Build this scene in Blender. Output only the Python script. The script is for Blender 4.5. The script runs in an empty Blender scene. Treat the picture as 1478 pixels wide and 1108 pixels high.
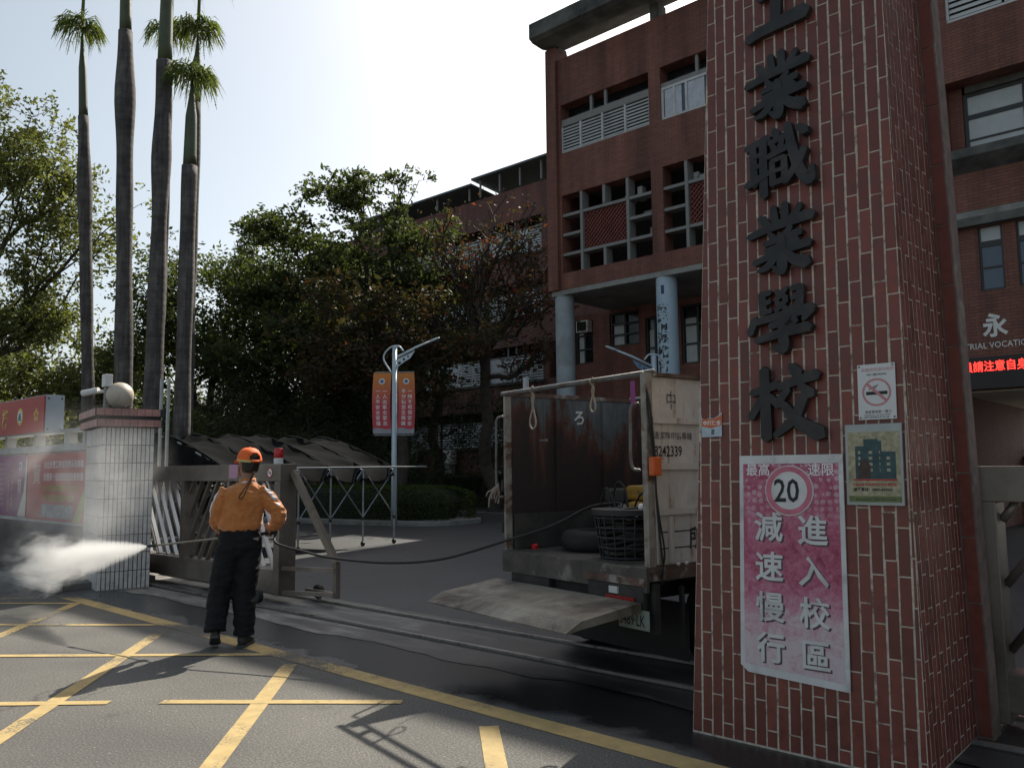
import bpy, math, random
import numpy as np
from mathutils import Vector, Matrix

sc = bpy.context.scene
col = sc.collection
R = math.radians

# ------------------------------------------------------------------ camera
YAW, PITCH, ROLL = R(42), R(5.9), 0.010
cam_data = bpy.data.cameras.new('camera')
cam_data.sensor_fit = 'HORIZONTAL'; cam_data.sensor_width = 36
cam_data.lens = 1188 / 1478 * 36
cam_data.clip_start = 0.05; cam_data.clip_end = 2000
cam = bpy.data.objects.new('camera', cam_data); col.objects.link(cam)
cam.rotation_mode = 'QUATERNION'
cam.rotation_quaternion = (Matrix.Rotation(YAW, 3, 'Z') @ Matrix.Rotation(R(90) + PITCH, 3, 'X') @ Matrix.Rotation(-ROLL, 3, 'Z')).to_quaternion()
cam.location = (0, 0, 1.5)
sc.camera = cam

# ------------------------------------------------------------------ sky, sun, exposure
SUN_EL = R(44.6)
SUN_DIR = Vector((-0.27, 0.963, 0)).normalized() * math.cos(SUN_EL) + Vector((0, 0, math.sin(SUN_EL)))
world = bpy.data.worlds.new('World'); sc.world = world; world.use_nodes = True
wn = world.node_tree.nodes; wl = world.node_tree.links
sky = wn.new('ShaderNodeTexSky'); sky.sky_type = 'NISHITA'; sky.sun_disc = False
sky.sun_elevation = SUN_EL
sky.sun_rotation = math.atan2(SUN_DIR.x, SUN_DIR.y)
sky.altitude = 0; sky.air_density = 0.9; sky.dust_density = 3.0; sky.ozone_density = 0.35
haze_hs = wn.new('ShaderNodeHueSaturation'); haze_hs.inputs['Saturation'].default_value = 0.60; haze_hs.inputs['Hue'].default_value = 0.475   # hazy, washed-out air
wl.new(sky.outputs[0], haze_hs.inputs['Color']); wl.new(haze_hs.outputs[0], wn['Background'].inputs[0])
wn['Background'].inputs[1].default_value = 0.090
sun_data = bpy.data.lights.new('sun', 'SUN'); sun_data.energy = 4.3; sun_data.angle = R(0.53)
sun_data.color = (1.0, 0.93, 0.80)
sun = bpy.data.objects.new('sun', sun_data); col.objects.link(sun)
sun.rotation_mode = 'QUATERNION'; sun.rotation_quaternion = SUN_DIR.to_track_quat('Z', 'Y')
vs = sc.view_settings
vs.view_transform = 'Standard'; vs.look = 'None'; vs.gamma = 1; vs.use_curve_mapping = False
vs.exposure = 0.85
sc.cycles.use_denoising = True
sc.cycles.max_bounces = 8; sc.cycles.transparent_max_bounces = 16
sc.cycles.volume_bounces = 2
sc.cycles.sample_clamp_indirect = 6

# ------------------------------------------------------------------ materials
def new_mat(name):
    m = bpy.data.materials.new(name); m.use_nodes = True
    n = m.node_tree.nodes; b = n['Principled BSDF']
    return m, n, m.node_tree.links, b
def ramp(n, stops):
    r = n.new('ShaderNodeValToRGB'); e = r.color_ramp.elements
    while len(e) < len(stops): e.new(0.5)
    for el, (p, c) in zip(e, stops):
        el.position = p; el.color = (*c, 1) if len(c) == 3 else c
    return r
def noise(n, l, scale, detail=4, rough=.55, vec=None, dist=0):
    t = n.new('ShaderNodeTexNoise'); t.inputs['Scale'].default_value = scale; t.inputs['Detail'].default_value = detail
    t.inputs['Roughness'].default_value = rough; t.inputs['Distortion'].default_value = dist
    if vec is not None: l.new(vec, t.inputs['Vector'])
    return t
def mixc(n, l, fac, a, b, mode='MIX'):
    m = n.new('ShaderNodeMix'); m.data_type = 'RGBA'; m.blend_type = mode
    for s, v in ((m.inputs[0], fac), (m.inputs[6], a), (m.inputs[7], b)):
        if hasattr(v, 'links') or hasattr(v, 'is_linked'): l.new(v, s)
        elif isinstance(v, (int, float)): s.default_value = v
        else: s.default_value = (*v, 1)
    return m.outputs[2]
def objco(n):
    return n.new('ShaderNodeTexCoord').outputs['Object']
def math_n(n, l, op, a, b=None, clamp=False):
    m = n.new('ShaderNodeMath'); m.operation = op; m.use_clamp = clamp
    for i, v in enumerate((a, b)):
        if v is None: continue
        if isinstance(v, (int, float)): m.inputs[i].default_value = v
        else: l.new(v, m.inputs[i])
    return m.outputs[0]
def bump(n, l, b, height, strength=.3, dist=.01):
    bm = n.new('ShaderNodeBump'); bm.inputs['Strength'].default_value = strength; bm.inputs['Distance'].default_value = dist
    l.new(height, bm.inputs['Height']); l.new(bm.outputs[0], b.inputs['Normal'])
def simple(name, c, rough=.6, metal=0, var=.25, scale=6, dirt=None, dscale=2.0, dlo=.5, dhi=.7, bmp=0, bscale=60, spec=.5):
    """base colour with soft noise variation and an optional dirt / rust colour in patches"""
    m, n, l, b = new_mat(name)
    co = objco(n)
    t = noise(n, l, scale, 5, vec=co)
    r = ramp(n, [(.3, tuple(x * (1 - var) for x in c)), (.7, tuple(min(1, x * (1 + var)) for x in c))])
    l.new(t.outputs[0], r.inputs[0]); out = r.outputs[0]
    if dirt:
        t2 = noise(n, l, dscale, 8, .65, vec=co, dist=.4)
        r2 = ramp(n, [(dlo, (0, 0, 0)), (dhi, (1, 1, 1))]); l.new(t2.outputs[0], r2.inputs[0])
        out = mixc(n, l, r2.outputs[0], out, dirt)
    l.new(out, b.inputs['Base Color'])
    b.inputs['Roughness'].default_value = rough; b.inputs['Metallic'].default_value = metal
    b.inputs['Specular IOR Level'].default_value = spec
    if bmp:
        t3 = noise(n, l, bscale, 4, vec=co); bump(n, l, b, t3.outputs[0], bmp, .01)
    return m
def plain(name, c, rough=.5, metal=0, emit=0, spec=.5):
    m, n, l, b = new_mat(name)
    b.inputs['Base Color'].default_value = (*c, 1); b.inputs['Roughness'].default_value = rough; b.inputs['Metallic'].default_value = metal
    b.inputs['Specular IOR Level'].default_value = spec
    if emit: b.inputs['Emission Color'].default_value = (*c, 1); b.inputs['Emission Strength'].default_value = emit
    return m
def random_tint(name, c, rough, var=.35, bmp=0, stain=None):
    """each object (tile) its own tone"""
    m, n, l, b = new_mat(name)
    oi = n.new('ShaderNodeObjectInfo'); tc = objco(n)
    geo = n.new('ShaderNodeNewGeometry')
    r = ramp(n, [(0, tuple(x * (1 - var) for x in c)), (1, tuple(x * (1 + var) for x in c))]); l.new(oi.outputs['Random'], r.inputs[0])
    t = noise(n, l, 14, 5, .6, vec=geo.outputs['Position']); rr = ramp(n, [(.3, (.72, .72, .72)), (.75, (1.15, 1.15, 1.15))]); l.new(t.outputs[0], rr.inputs[0])
    out = mixc(n, l, 1.0, r.outputs[0], rr.outputs[0], 'MULTIPLY')
    if stain:
        t2 = noise(n, l, 2.2, 8, .7, vec=geo.outputs['Position'], dist=.8); r2 = ramp(n, [(.58, (0, 0, 0)), (.78, (.55, .55, .55))]); l.new(t2.outputs[0], r2.inputs[0])
        out = mixc(n, l, r2.outputs[0], out, stain)
    l.new(out, b.inputs['Base Color'])
    r3 = ramp(n, [(.3, (rough * .7,) * 3), (.7, (min(1, rough * 1.3),) * 3)]); l.new(t.outputs[0], r3.inputs[0]); l.new(r3.outputs[0], b.inputs['Roughness'])
    if bmp: bump(n, l, b, t.outputs[0], bmp, .004)
    return m
def brick_mat(name, c1, c2, mortar, bw=.215, rh=.068, ms=.007, dark=.5):
    m, n, l, b = new_mat(name)
    co = n.new('ShaderNodeNewGeometry').outputs['Position']
    sp = n.new('ShaderNodeSeparateXYZ'); l.new(co, sp.inputs[0])
    cb = n.new('ShaderNodeCombineXYZ'); l.new(math_n(n, l, 'ADD', sp.outputs[0], sp.outputs[1]), cb.inputs[0]); l.new(sp.outputs[2], cb.inputs[1])
    t = n.new('ShaderNodeTexBrick'); l.new(cb.outputs[0], t.inputs['Vector'])
    t.inputs['Color1'].default_value = (*c1, 1); t.inputs['Color2'].default_value = (*c2, 1); t.inputs['Mortar'].default_value = (*mortar, 1)
    t.inputs['Scale'].default_value = 1; t.inputs['Brick Width'].default_value = bw; t.inputs['Row Height'].default_value = rh
    t.inputs['Mortar Size'].default_value = ms; t.inputs['Mortar Smooth'].default_value = .2
    # weather streaks: noise stretched vertically
    mp = n.new('ShaderNodeMapping'); mp.inputs['Scale'].default_value = (1.1, 1.1, .12); l.new(co, mp.inputs[0])
    s = noise(n, l, 1.4, 6, .6, vec=mp.outputs[0]); r = ramp(n, [(.35, (dark, dark, dark)), (.7, (1.1, 1.1, 1.1))]); l.new(s.outputs[0], r.inputs[0])
    out = mixc(n, l, 1.0, t.outputs[0], r.outputs[0], 'MULTIPLY')
    l.new(out, b.inputs['Base Color']); b.inputs['Roughness'].default_value = .75
    bump(n, l, b, math_n(n, l, 'SUBTRACT', 1.0, t.outputs['Fac']), .5, .01)
    return m
def leaf_mat(name, cols, trans=.35, rough=.62):
    m, n, l, b = new_mat(name)
    g = n.new('ShaderNodeNewGeometry'); r = ramp(n, [(i / max(1, len(cols) - 1), c) for i, c in enumerate(cols)])
    l.new(g.outputs['Random Per Island'], r.inputs[0])
    l.new(r.outputs[0], b.inputs['Base Color']); b.inputs['Roughness'].default_value = rough
    tr = n.new('ShaderNodeBsdfTranslucent')
    l.new(mixc(n, l, 1.0, r.outputs[0], (1.5, 1.6, .7), 'MULTIPLY'), tr.inputs[0]); b.inputs['Specular IOR Level'].default_value = .22
    mx = n.new('ShaderNodeMixShader'); mx.inputs[0].default_value = trans
    l.new(b.outputs[0], mx.inputs[1]); l.new(tr.outputs[0], mx.inputs[2]); l.new(mx.outputs[0], n['Material Output'].inputs[0])
    return m

M = {}
# ------------------------------------------------------------------ mesh helpers
ROOT = {}                     # world matrix of each root Empty by object name
class MB:
    def __init__(s): s.v = []; s.f = []
    def add(s, vs, fs):
        o = len(s.v); s.v += [tuple(map(float, p)) for p in vs]; s.f += [tuple(i + o for i in f) for f in fs]; return s
    def box(s, x0, x1, y0, y1, z0, z1):
        return s.add([(x0,y0,z0),(x1,y0,z0),(x1,y1,z0),(x0,y1,z0),(x0,y0,z1),(x1,y0,z1),(x1,y1,z1),(x0,y1,z1)],
                     [(0,3,2,1),(4,5,6,7),(0,1,5,4),(1,2,6,5),(2,3,7,6),(3,0,4,7)])
    def bar(s, a, b, w, h, up=(0,0,1)):
        """box-section bar from a to b, w across, h along up"""
        a = Vector(a); b = Vector(b); d = (b - a).normalized(); u = Vector(up)
        if abs(d.dot(u)) > .99: u = Vector((0,1,0))
        sx = d.cross(u).normalized() * (w / 2); su = sx.cross(d).normalized() * (h / 2)
        vs = [p + k * sx + j * su for p in (a, b) for k, j in ((-1,-1),(1,-1),(1,1),(-1,1))]
        return s.add(vs, [(3,2,1,0),(4,5,6,7),(0,1,5,4),(1,2,6,5),(2,3,7,6),(3,0,4,7)])
    def tube(s, pts, r, seg=8, caps=True):
        pts = [Vector(p) for p in pts]; n = len(pts)
        rs = r if isinstance(r, (list, tuple, np.ndarray)) else [r] * n
        o = []; nrm = None
        for i, p in enumerate(pts):
            t = (pts[min(i + 1, n - 1)] - pts[max(i - 1, 0)])
            if t.length < 1e-9: t = Vector((0,0,1))
            t.normalize()
            if nrm is None:
                nrm = t.orthogonal().normalized()
            else:
                nrm = (nrm - t * nrm.dot(t))
                nrm = nrm.normalized() if nrm.length > 1e-6 else t.orthogonal().normalized()
            bn = t.cross(nrm)
            for k in range(seg):
                a = 2 * math.pi * k / seg; o.append(p + (nrm * math.cos(a) + bn * math.sin(a)) * rs[i])
        fs = [(i*seg+k, i*seg+(k+1)%seg, (i+1)*seg+(k+1)%seg, (i+1)*seg+k) for i in range(n - 1) for k in range(seg)]
        if caps: fs += [tuple(reversed(range(seg))), tuple(range((n-1)*seg, n*seg))]
        return s.add(o, fs)
    def loft(s, rings, caps=True):
        seg = len(rings[0]); o = [p for r in rings for p in r]; n = len(rings)
        fs = [(i*seg+k, i*seg+(k+1)%seg, (i+1)*seg+(k+1)%seg, (i+1)*seg+k) for i in range(n-1) for k in range(seg)]
        if caps: fs += [tuple(reversed(range(seg))), tuple(range((n-1)*seg, n*seg))]
        return s.add(o, fs)
    def lathe(s, prof, c=(0,0,0), seg=20, axis='Z'):
        rings = []
        for r, h in prof:
            ring = []
            for k in range(seg):
                a = 2*math.pi*k/seg; x, y = r*math.cos(a), r*math.sin(a)
                p = (x, y, h) if axis == 'Z' else ((h, x, y) if axis == 'X' else (y, h, x))
                ring.append((p[0]+c[0], p[1]+c[1], p[2]+c[2]))
            rings.append(ring)
        return s.loft(rings)
    def sphere(s, c, r, seg=16, rings=10, sc3=(1,1,1)):
        prof = [(max(1e-4, math.sin(math.pi*i/rings)), -math.cos(math.pi*i/rings)) for i in range(rings+1)]
        o = len(s.v); s.lathe(prof, seg=seg)
        s.v[o:] = [(x*r*sc3[0]+c[0], y*r*sc3[1]+c[1], z*r*sc3[2]+c[2]) for x, y, z in s.v[o:]]
        return s
    def prism(s, poly, to3, d0, d1):
        """2-D polygon (counter-clockwise) pushed from depth d0 to d1; to3(u,v,d) gives the point"""
        n = len(poly)
        vs = [to3(u, v, d0) for u, v in poly] + [to3(u, v, d1) for u, v in poly]
        return s.add(vs, [tuple(range(n)), tuple(reversed(range(n, 2*n)))] + [(i, i+n, (i+1)%n+n, (i+1)%n) for i in range(n)])
    def build(s, name, mat, parent=None, world=True, smooth=False, bevel=0):
        me = bpy.data.meshes.new(name)
        vs = s.v
        if parent is not None and world:
            inv = ROOT.get(parent.name, Matrix()).inverted()
            vs = [tuple(inv @ Vector(p)) for p in vs]
        me.from_pydata(vs, [], s.f); me.validate(); me.update()
        if mat is not None: me.materials.append(mat)
        if smooth: me.polygons.foreach_set('use_smooth', [True] * len(me.polygons))
        o = bpy.data.objects.new(name, me); col.objects.link(o)
        if parent is not None:
            o.parent = parent; ROOT[o.name] = ROOT.get(parent.name, Matrix())
        else: ROOT[o.name] = Matrix()
        if bevel:
            b = o.modifiers.new('bevel', 'BEVEL'); b.width = bevel; b.segments = 2; b.limit_method = 'ANGLE'; b.angle_limit = R(40)
        return o
def tag(o, label=None, cat=None, group=None, kind=None):
    if label: o['label'] = label
    if cat: o['category'] = cat
    if group: o['group'] = group
    if kind: o['kind'] = kind
    return o
def thing(name, loc, label, cat, group=None, rz=0):
    o = bpy.data.objects.new(name, None); col.objects.link(o); o.empty_display_size = .2
    o.location = loc; o.rotation_euler = (0, 0, rz)
    ROOT[o.name] = Matrix.Translation(loc) @ Matrix.Rotation(rz, 4, 'Z')
    return tag(o, label, cat, group)
def inst(src_mesh, name, parent, loc, rot=(0,0,0), scl=(1,1,1)):
    """a child sharing mesh data, placed in the parent's local frame"""
    o = bpy.data.objects.new(name, src_mesh); col.objects.link(o); o.parent = parent
    o.location = loc; o.rotation_euler = rot; o.scale = scl
    ROOT[o.name] = ROOT.get(parent.name, Matrix())
    return o
def mesh_of(mb, name, mat, smooth=False):
    me = bpy.data.meshes.new(name); me.from_pydata(mb.v, [], mb.f); me.update()
    if mat: me.materials.append(mat)
    if smooth: me.polygons.foreach_set('use_smooth', [True] * len(me.polygons))
    return me
def copy_tree(o, parent=None):
    c = o.copy(); col.objects.link(c)
    if parent is not None: c.parent = parent
    for ch in list(o.children): copy_tree(ch, c)
    return c
_txt = {}
def text_geo(s, bold=0.0, res=2):
    key = (s, bold, res)
    if key not in _txt:
        c = bpy.data.curves.new('lettering', 'FONT'); c.body = s; c.size = 1; c.offset = bold; c.resolution_u = res
        o = bpy.data.objects.new('lettering', c); col.objects.link(o)
        dg = bpy.context.evaluated_depsgraph_get()
        me = bpy.data.meshes.new_from_object(o.evaluated_get(dg))
        _txt[key] = ([tuple(v.co) for v in me.vertices], [tuple(p.vertices) for p in me.polygons])
        bpy.data.objects.remove(o); bpy.data.curves.remove(c); bpy.data.meshes.remove(me)
    return _txt[key]
def text(mb, s, org, right, up, size, bold=0.0, sx=1.0, lift=0.0, res=2):
    """lettering laid on a surface; org = left end of the baseline"""
    right = Vector(right); up = Vector(up); nrm = right.cross(up); org = Vector(org)
    vs, fs = text_geo(s, bold, res)
    mb.add([org + right * (x * size * sx) + up * (y * size) + nrm * lift for x, y, z in vs], fs)
    return mb
def column_text(mb, s, org, right, up, size, pitch, bold=0.0, sx=1.0, lift=0.0):
    up = Vector(up); org = Vector(org)
    for i, ch in enumerate(s): text(mb, ch, org - up * (pitch * i + size * .88), right, up, size, bold, sx, lift)
    return mb
def smooth_path(pts, n=8):
    """Catmull-Rom through the points"""
    P = [np.array(p, float) for p in pts]; P = [2*P[0]-P[1]] + P + [2*P[-1]-P[-2]]; out = []
    for i in range(1, len(P) - 2):
        for k in range(n):
            t = k / n; a, b, c, d = P[i-1], P[i], P[i+1], P[i+2]
            out.append(.5*((2*b) + (-a+c)*t + (2*a-5*b+4*c-d)*t*t + (-a+3*b-3*c+d)*t**3))
    out.append(P[-2]); return out
# ------------------------------------------------------------------ materials of the setting
def asphalt(name, base, wet=False, grain=.35, rough=.85):
    m, n, l, b = new_mat(name)
    co = n.new('ShaderNodeNewGeometry').outputs['Position']
    t1 = noise(n, l, 75, 6, .8, vec=co); r1 = ramp(n, [(.36, tuple(x*.35 for x in base)), (.52, base), (.66, tuple(min(1, x*2.2) for x in base))]); l.new(t1.outputs[0], r1.inputs[0])
    t2 = noise(n, l, .55, 7, .6, vec=co, dist=.5); r2 = ramp(n, [(.3, (.7, .7, .72)), (.72, (1.22, 1.2, 1.16))]); l.new(t2.outputs[0], r2.inputs[0])
    out = mixc(n, l, 1.0, r1.outputs[0], r2.outputs[0], 'MULTIPLY')
    # pale chips of grit
    vo = n.new('ShaderNodeTexVoronoi'); vo.inputs['Scale'].default_value = 17; l.new(co, vo.inputs['Vector'])
    rv = ramp(n, [(.07, (1, 1, 1)), (.11, (0, 0, 0))]); l.new(vo.outputs['Distance'], rv.inputs[0])
    tv = noise(n, l, 2.5, 2, vec=co); rt = ramp(n, [(.42, (0, 0, 0)), (.6, (.75, .75, .75))]); l.new(tv.outputs[0], rt.inputs[0])
    out = mixc(n, l, math_n(n, l, 'MULTIPLY', rv.outputs[0], rt.outputs[0]), out, (.36, .34, .30))
    rough_out = rough
    if wet:
        sp = n.new('ShaderNodeSeparateXYZ'); l.new(co, sp.inputs[0])
        # a tongue of wash water along the gate track
        tw = noise(n, l, .9, 6, .6, vec=co, dist=.3)
        yy = math_n(n, l, 'ADD', sp.outputs[1], math_n(n, l, 'MULTIPLY', tw.outputs[0], 1.3))
        lo = n.new('ShaderNodeMapRange'); lo.inputs[1].default_value = 4.55; lo.inputs[2].default_value = 4.72; l.new(yy, lo.inputs[0])
        hi = n.new('ShaderNodeMapRange'); hi.inputs[1].default_value = 6.0; hi.inputs[2].default_value = 5.8; l.new(yy, hi.inputs[0])
        xr = n.new('ShaderNodeMapRange'); xr.inputs[1].default_value = -11.8; xr.inputs[2].default_value = -10.8; l.new(sp.outputs[0], xr.inputs[0])
        wetm = math_n(n, l, 'MULTIPLY', math_n(n, l, 'MULTIPLY', lo.outputs[0], hi.outputs[0]), xr.outputs[0])
        out = mixc(n, l, wetm, out, mixc(n, l, 1.0, out, (.56, .63, .72), 'MULTIPLY'))
        px = n.new('ShaderNodeMapRange'); px.inputs[1].default_value = -5.4; px.inputs[2].default_value = -4.2; l.new(math_n(n, l, 'ADD', sp.outputs[0], math_n(n, l, 'MULTIPLY', tw.outputs[0], 1.0)), px.inputs[0])
        pud = math_n(n, l, 'MULTIPLY', wetm, px.outputs[0])
        out = mixc(n, l, math_n(n, l, 'MULTIPLY', pud, .85), out, (.009, .009, .010))
        rough_out = n.new('ShaderNodeMapRange'); rough_out.inputs[3].default_value = rough; rough_out.inputs[4].default_value = .24
        l.new(wetm, rough_out.inputs[0]); l.new(rough_out.outputs[0], b.inputs['Roughness'])
    else: b.inputs['Roughness'].default_value = rough
    # hairline cracks and old patches
    wv = n.new('ShaderNodeVectorMath'); wv.operation = 'ADD'; l.new(co, wv.inputs[0]); tn = noise(n, l, 1.3, 4, vec=co); l.new(mixc(n, l, .5, (0, 0, 0), tn.outputs['Color']), wv.inputs[1])
    ve = n.new('ShaderNodeTexVoronoi'); ve.feature = 'DISTANCE_TO_EDGE'; ve.inputs['Scale'].default_value = .55; l.new(wv.outputs[0], ve.inputs['Vector'])
    rc_ = ramp(n, [(.0, (1, 1, 1)), (.006, (0, 0, 0))]); l.new(ve.outputs['Distance'], rc_.inputs[0])
    tk = noise(n, l, .8, 3, vec=co); rk = ramp(n, [(.47, (0, 0, 0)), (.56, (.85, .85, .85))]); l.new(tk.outputs[0], rk.inputs[0])
    out = mixc(n, l, math_n(n, l, 'MULTIPLY', rc_.outputs[0], rk.outputs[0]), out, tuple(x*.3 for x in base))
    to = noise(n, l, 3.2, 5, .6, vec=co); ro = ramp(n, [(.62, (0, 0, 0)), (.74, (.55, .55, .55))]); l.new(to.outputs[0], ro.inputs[0])
    out = mixc(n, l, ro.outputs[0], out, tuple(x*.42 for x in base))
    l.new(out, b.inputs['Base Color'])
    bump(n, l, b, t1.outputs[0], grain, .006)
    return m
M['road'] = asphalt('road_asphalt', (.098, .095, .088), wet=True)
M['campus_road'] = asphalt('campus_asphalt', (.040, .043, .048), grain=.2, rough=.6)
def paint_mat(name, c):
    """worn road paint: holes show the asphalt colour below"""
    m, n, l, b = new_mat(name)
    co = n.new('ShaderNodeNewGeometry').outputs['Position']
    a = noise(n, l, 60, 4, .7, vec=co); w = noise(n, l, 1.1, 4, .6, vec=co)
    s = math_n(n, l, 'ADD', math_n(n, l, 'MULTIPLY', a.outputs[0], .5), w.outputs[0])
    r = ramp(n, [(.96, (0, 0, 0)), (1.0, (1, 1, 1))]); r.color_ramp.elements[0].position = .77; r.color_ramp.elements[1].position = .86
    l.new(s, r.inputs[0])
    v = noise(n, l, 9, 5, vec=co); rc = ramp(n, [(.3, tuple(x*.72 for x in c)), (.7, c)]); l.new(v.outputs[0], rc.inputs[0])
    l.new(mixc(n, l, r.outputs[0], rc.outputs[0], (.08, .075, .065)), b.inputs['Base Color']); b.inputs['Roughness'].default_value = .8
    bump(n, l, b, a.outputs[0], .2, .004)
    return m
M['yellow'] = paint_mat('yellow_road_paint', (.46, .335, .14))
def track_concrete():
    m, n, l, b = new_mat('worn_wet_concrete'); co = n.new('ShaderNodeNewGeometry').outputs['Position']; sp = n.new('ShaderNodeSeparateXYZ'); l.new(co, sp.inputs[0])
    mp = n.new('ShaderNodeMapping'); mp.inputs['Scale'].default_value = (.6, 2.0, 1); l.new(co, mp.inputs[0])
    t = noise(n, l, 2.2, 8, .68, vec=mp.outputs[0], dist=.5); g = noise(n, l, 70, 5, .75, vec=co)
    wet = n.new('ShaderNodeMapRange'); wet.inputs[1].default_value = -7.2; wet.inputs[2].default_value = -4.6; wet.inputs[3].default_value = 0; wet.inputs[4].default_value = .22; l.new(sp.outputs[0], wet.inputs[0])
    f = math_n(n, l, 'SUBTRACT', math_n(n, l, 'ADD', math_n(n, l, 'MULTIPLY', t.outputs[0], .85), math_n(n, l, 'MULTIPLY', g.outputs[0], .15)), wet.outputs[0])
    r = ramp(n, [(.30, (.022, .022, .023)), (.41, (.075, .073, .071)), (.49, (.17, .165, .15)), (.62, (.30, .29, .265))]); l.new(f, r.inputs[0]); l.new(r.outputs[0], b.inputs['Base Color'])
    rr = n.new('ShaderNodeMapRange'); rr.inputs[1].default_value = .38; rr.inputs[2].default_value = .55; rr.inputs[3].default_value = .5; rr.inputs[4].default_value = .9; l.new(f, rr.inputs[0]); l.new(rr.outputs[0], b.inputs['Roughness'])
    bump(n, l, b, g.outputs[0], .4, .008); return m
M['concrete_bed'] = track_concrete()
M['concrete'] = simple('grey_concrete', (.26, .255, .24), .85, var=.2, scale=3, dirt=(.10, .095, .085), dscale=.8, dlo=.5, dhi=.75, bmp=.2, bscale=40)
M['concrete_dark'] = simple('stained_concrete', (.12, .12, .11), .9, var=.35, scale=2, dirt=(.03, .03, .028), dscale=.7, dlo=.45, dhi=.7, bmp=.2, bscale=30)
M['steel_rail'] = simple('rail_steel', (.42, .40, .38), .32, .85, var=.2, scale=20, dirt=(.12, .08, .06), dscale=5, dlo=.55, dhi=.7)
M['stainless'] = simple('stainless_steel', (.235, .205, .175), .42, .5, var=.15, scale=3, dirt=(.09, .075, .06), dscale=1.3, dlo=.45, dhi=.75)
M['stainless_bright'] = simple('polished_tube', (.58, .57, .55), .3, .45, var=.1, scale=5)
M['black_rubber'] = plain('black_rubber', (.012, .012, .012), .65)
M['red_lens'] = plain('red_beacon_lens', (.45, .01, .012), .25)
M['white_paint'] = simple('white_paint', (.62, .62, .62), .5, var=.06, scale=3, dirt=(.3, .29, .27), dscale=2, dlo=.58, dhi=.85)
M['white_flat'] = plain('white_print', (.78, .78, .78), .6)
M['black_flat'] = plain('black_print', (.012, .012, .012), .6)
M['red_flat'] = plain('red_print', (.45, .02, .02), .55)

# ------------------------------------------------------------------ ground, roads, markings
def sheet(name, x0, x1, y0, y1, z, mat, nx=1, ny=1):
    mb = MB()
    mb.add([(x0,y0,z),(x1,y0,z),(x1,y1,z),(x0,y1,z)], [(0,1,2,3)])
    return tag(mb.build(name, mat), kind='structure')
sheet('road', -400, 400, -300, 600, 0, M['road'])
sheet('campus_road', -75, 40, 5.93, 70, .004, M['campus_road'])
tbm = MB(); rj = random.Random(2); nb = 180
tbm.add([(-12.5+42.5*i/nb, 4.66+(rj.uniform(-.05, .05)+.05*math.sin(i*.7) if 0 < i < nb else 0), .004) for i in range(nb+1)]+[(-12.5+42.5*i/nb, 5.93, .004) for i in range(nb+1)], [(i, i+1, nb+2+i, nb+1+i) for i in range(nb)])
tag(tbm.build('gate_track_bed', M['concrete_bed']), kind='structure')
for y in (5.08, 5.72):
    g = MB(); g.box(-12.2, 12, y-.055, y+.055, .0045, .006)
    gr = tag(g.build('track_groove', M['black_rubber']), kind='structure')
    r = MB(); r.box(-12.2, 12, y-.019, y+.019, .007, .028)
    r.build('rail', M['steel_rail'], gr)
# yellow box junction: border along the gate plus crossing lines
def stripe(mb, a, b, w, z):
    a = Vector((*a, 0)); b = Vector((*b, 0)); d = (b-a).normalized(); s = Vector((-d.y, d.x, 0)) * w/2
    n = max(2, int((b-a).length / .4)); 
    for i in range(n):
        p, q = a.lerp(b, i/n), a.lerp(b, (i+1)/n)
        mb.add([(p-s)[:2]+(z,), (q-s)[:2]+(z,), (q+s)[:2]+(z,), (p+s)[:2]+(z,)], [(0,1,2,3)])
bord = MB(); stripe(bord, (-11.1, 3.98), (8, 3.66), .17, .003)
mk = tag(bord.build('road_marking', M['yellow']), kind='structure')
left_edge = MB(); stripe(left_edge, (-11.08, 3.92), (-13.6, .2), .10, .0036)
left_edge.build('line', M['yellow'], mk)
for a, b in [((-10.33, 3.87), (-7.6, 1.62)), ((-7.93, 3.78), (-4.4, .75)), ((-5.73, 3.74), (-3.0, 1.2)), ((-3.47, 3.62), (-1.2, 1.5))]:
    ca = MB(); stripe(ca, a, b, .115, .0042); ca.build('line', M['yellow'], mk)
for a, b in [((-10.28, 3.86), (-12.4, 2.2)), ((-8.2, 3.84), (-11.2, 1.45)), ((-6.15, 3.84), (-9.6, .86)), ((-4.25, 3.62), (-5.47, 2.60)), ((-5.72, 2.37), (-8.4, -.1))]:
    cb = MB(); stripe(cb, a, b, .085, .0054); cb.build('line', M['yellow'], mk)
# kerb and pavement strip in front of the poster wall
kb = MB(); kb.box(-40, -11.45, 3.95, 4.12, -.02, .10); tag(kb.build('kerb', M['concrete'], bevel=.02), kind='structure')
pv = MB().box(-40, -11.45, 4.122, 5.3, -.02, .085); tag(pv.build('pavement', M['concrete_dark']), kind='structure')

# ------------------------------------------------------------------ red tiled gate tower
M['tower_tile'] = random_tint('maroon_glazed_tile', (.172, .043, .029), .45, .26, bmp=.3, stain=(.13, .055, .042))
M['grout'] = simple('cream_grout', (.50, .44, .365), .9, var=.22, scale=40, dirt=(.16, .11, .09), dscale=11, dlo=.52, dhi=.66)
M['flange'] = simple('weathered_joint', (.17, .12, .10), .85, var=.3, scale=12, dirt=(.34, .30, .26), dscale=4, dlo=.55, dhi=.75)
TX0, TX1, TY0, TY1 = -2.515, -1.263, 4.308, 5.20
BL, BR, BF, BB = .032, .015, .05, .01            # batter of the four faces per metre
TH = 6.6
tower = thing('gate_tower', ((TX0+TX1)/2, (TY0+TY1)/2, 0), 'tall tapering gate tower clad in maroon tiles with dark raised characters', 'gate tower')
def fx0(z): return TX0 + BL*z
def fx1(z): return TX1 - BR*z
def fy0(z): return TY0 + BF*z
def fy1(z): return TY1 - BB*z
core = MB()
ins = .0004
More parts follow.
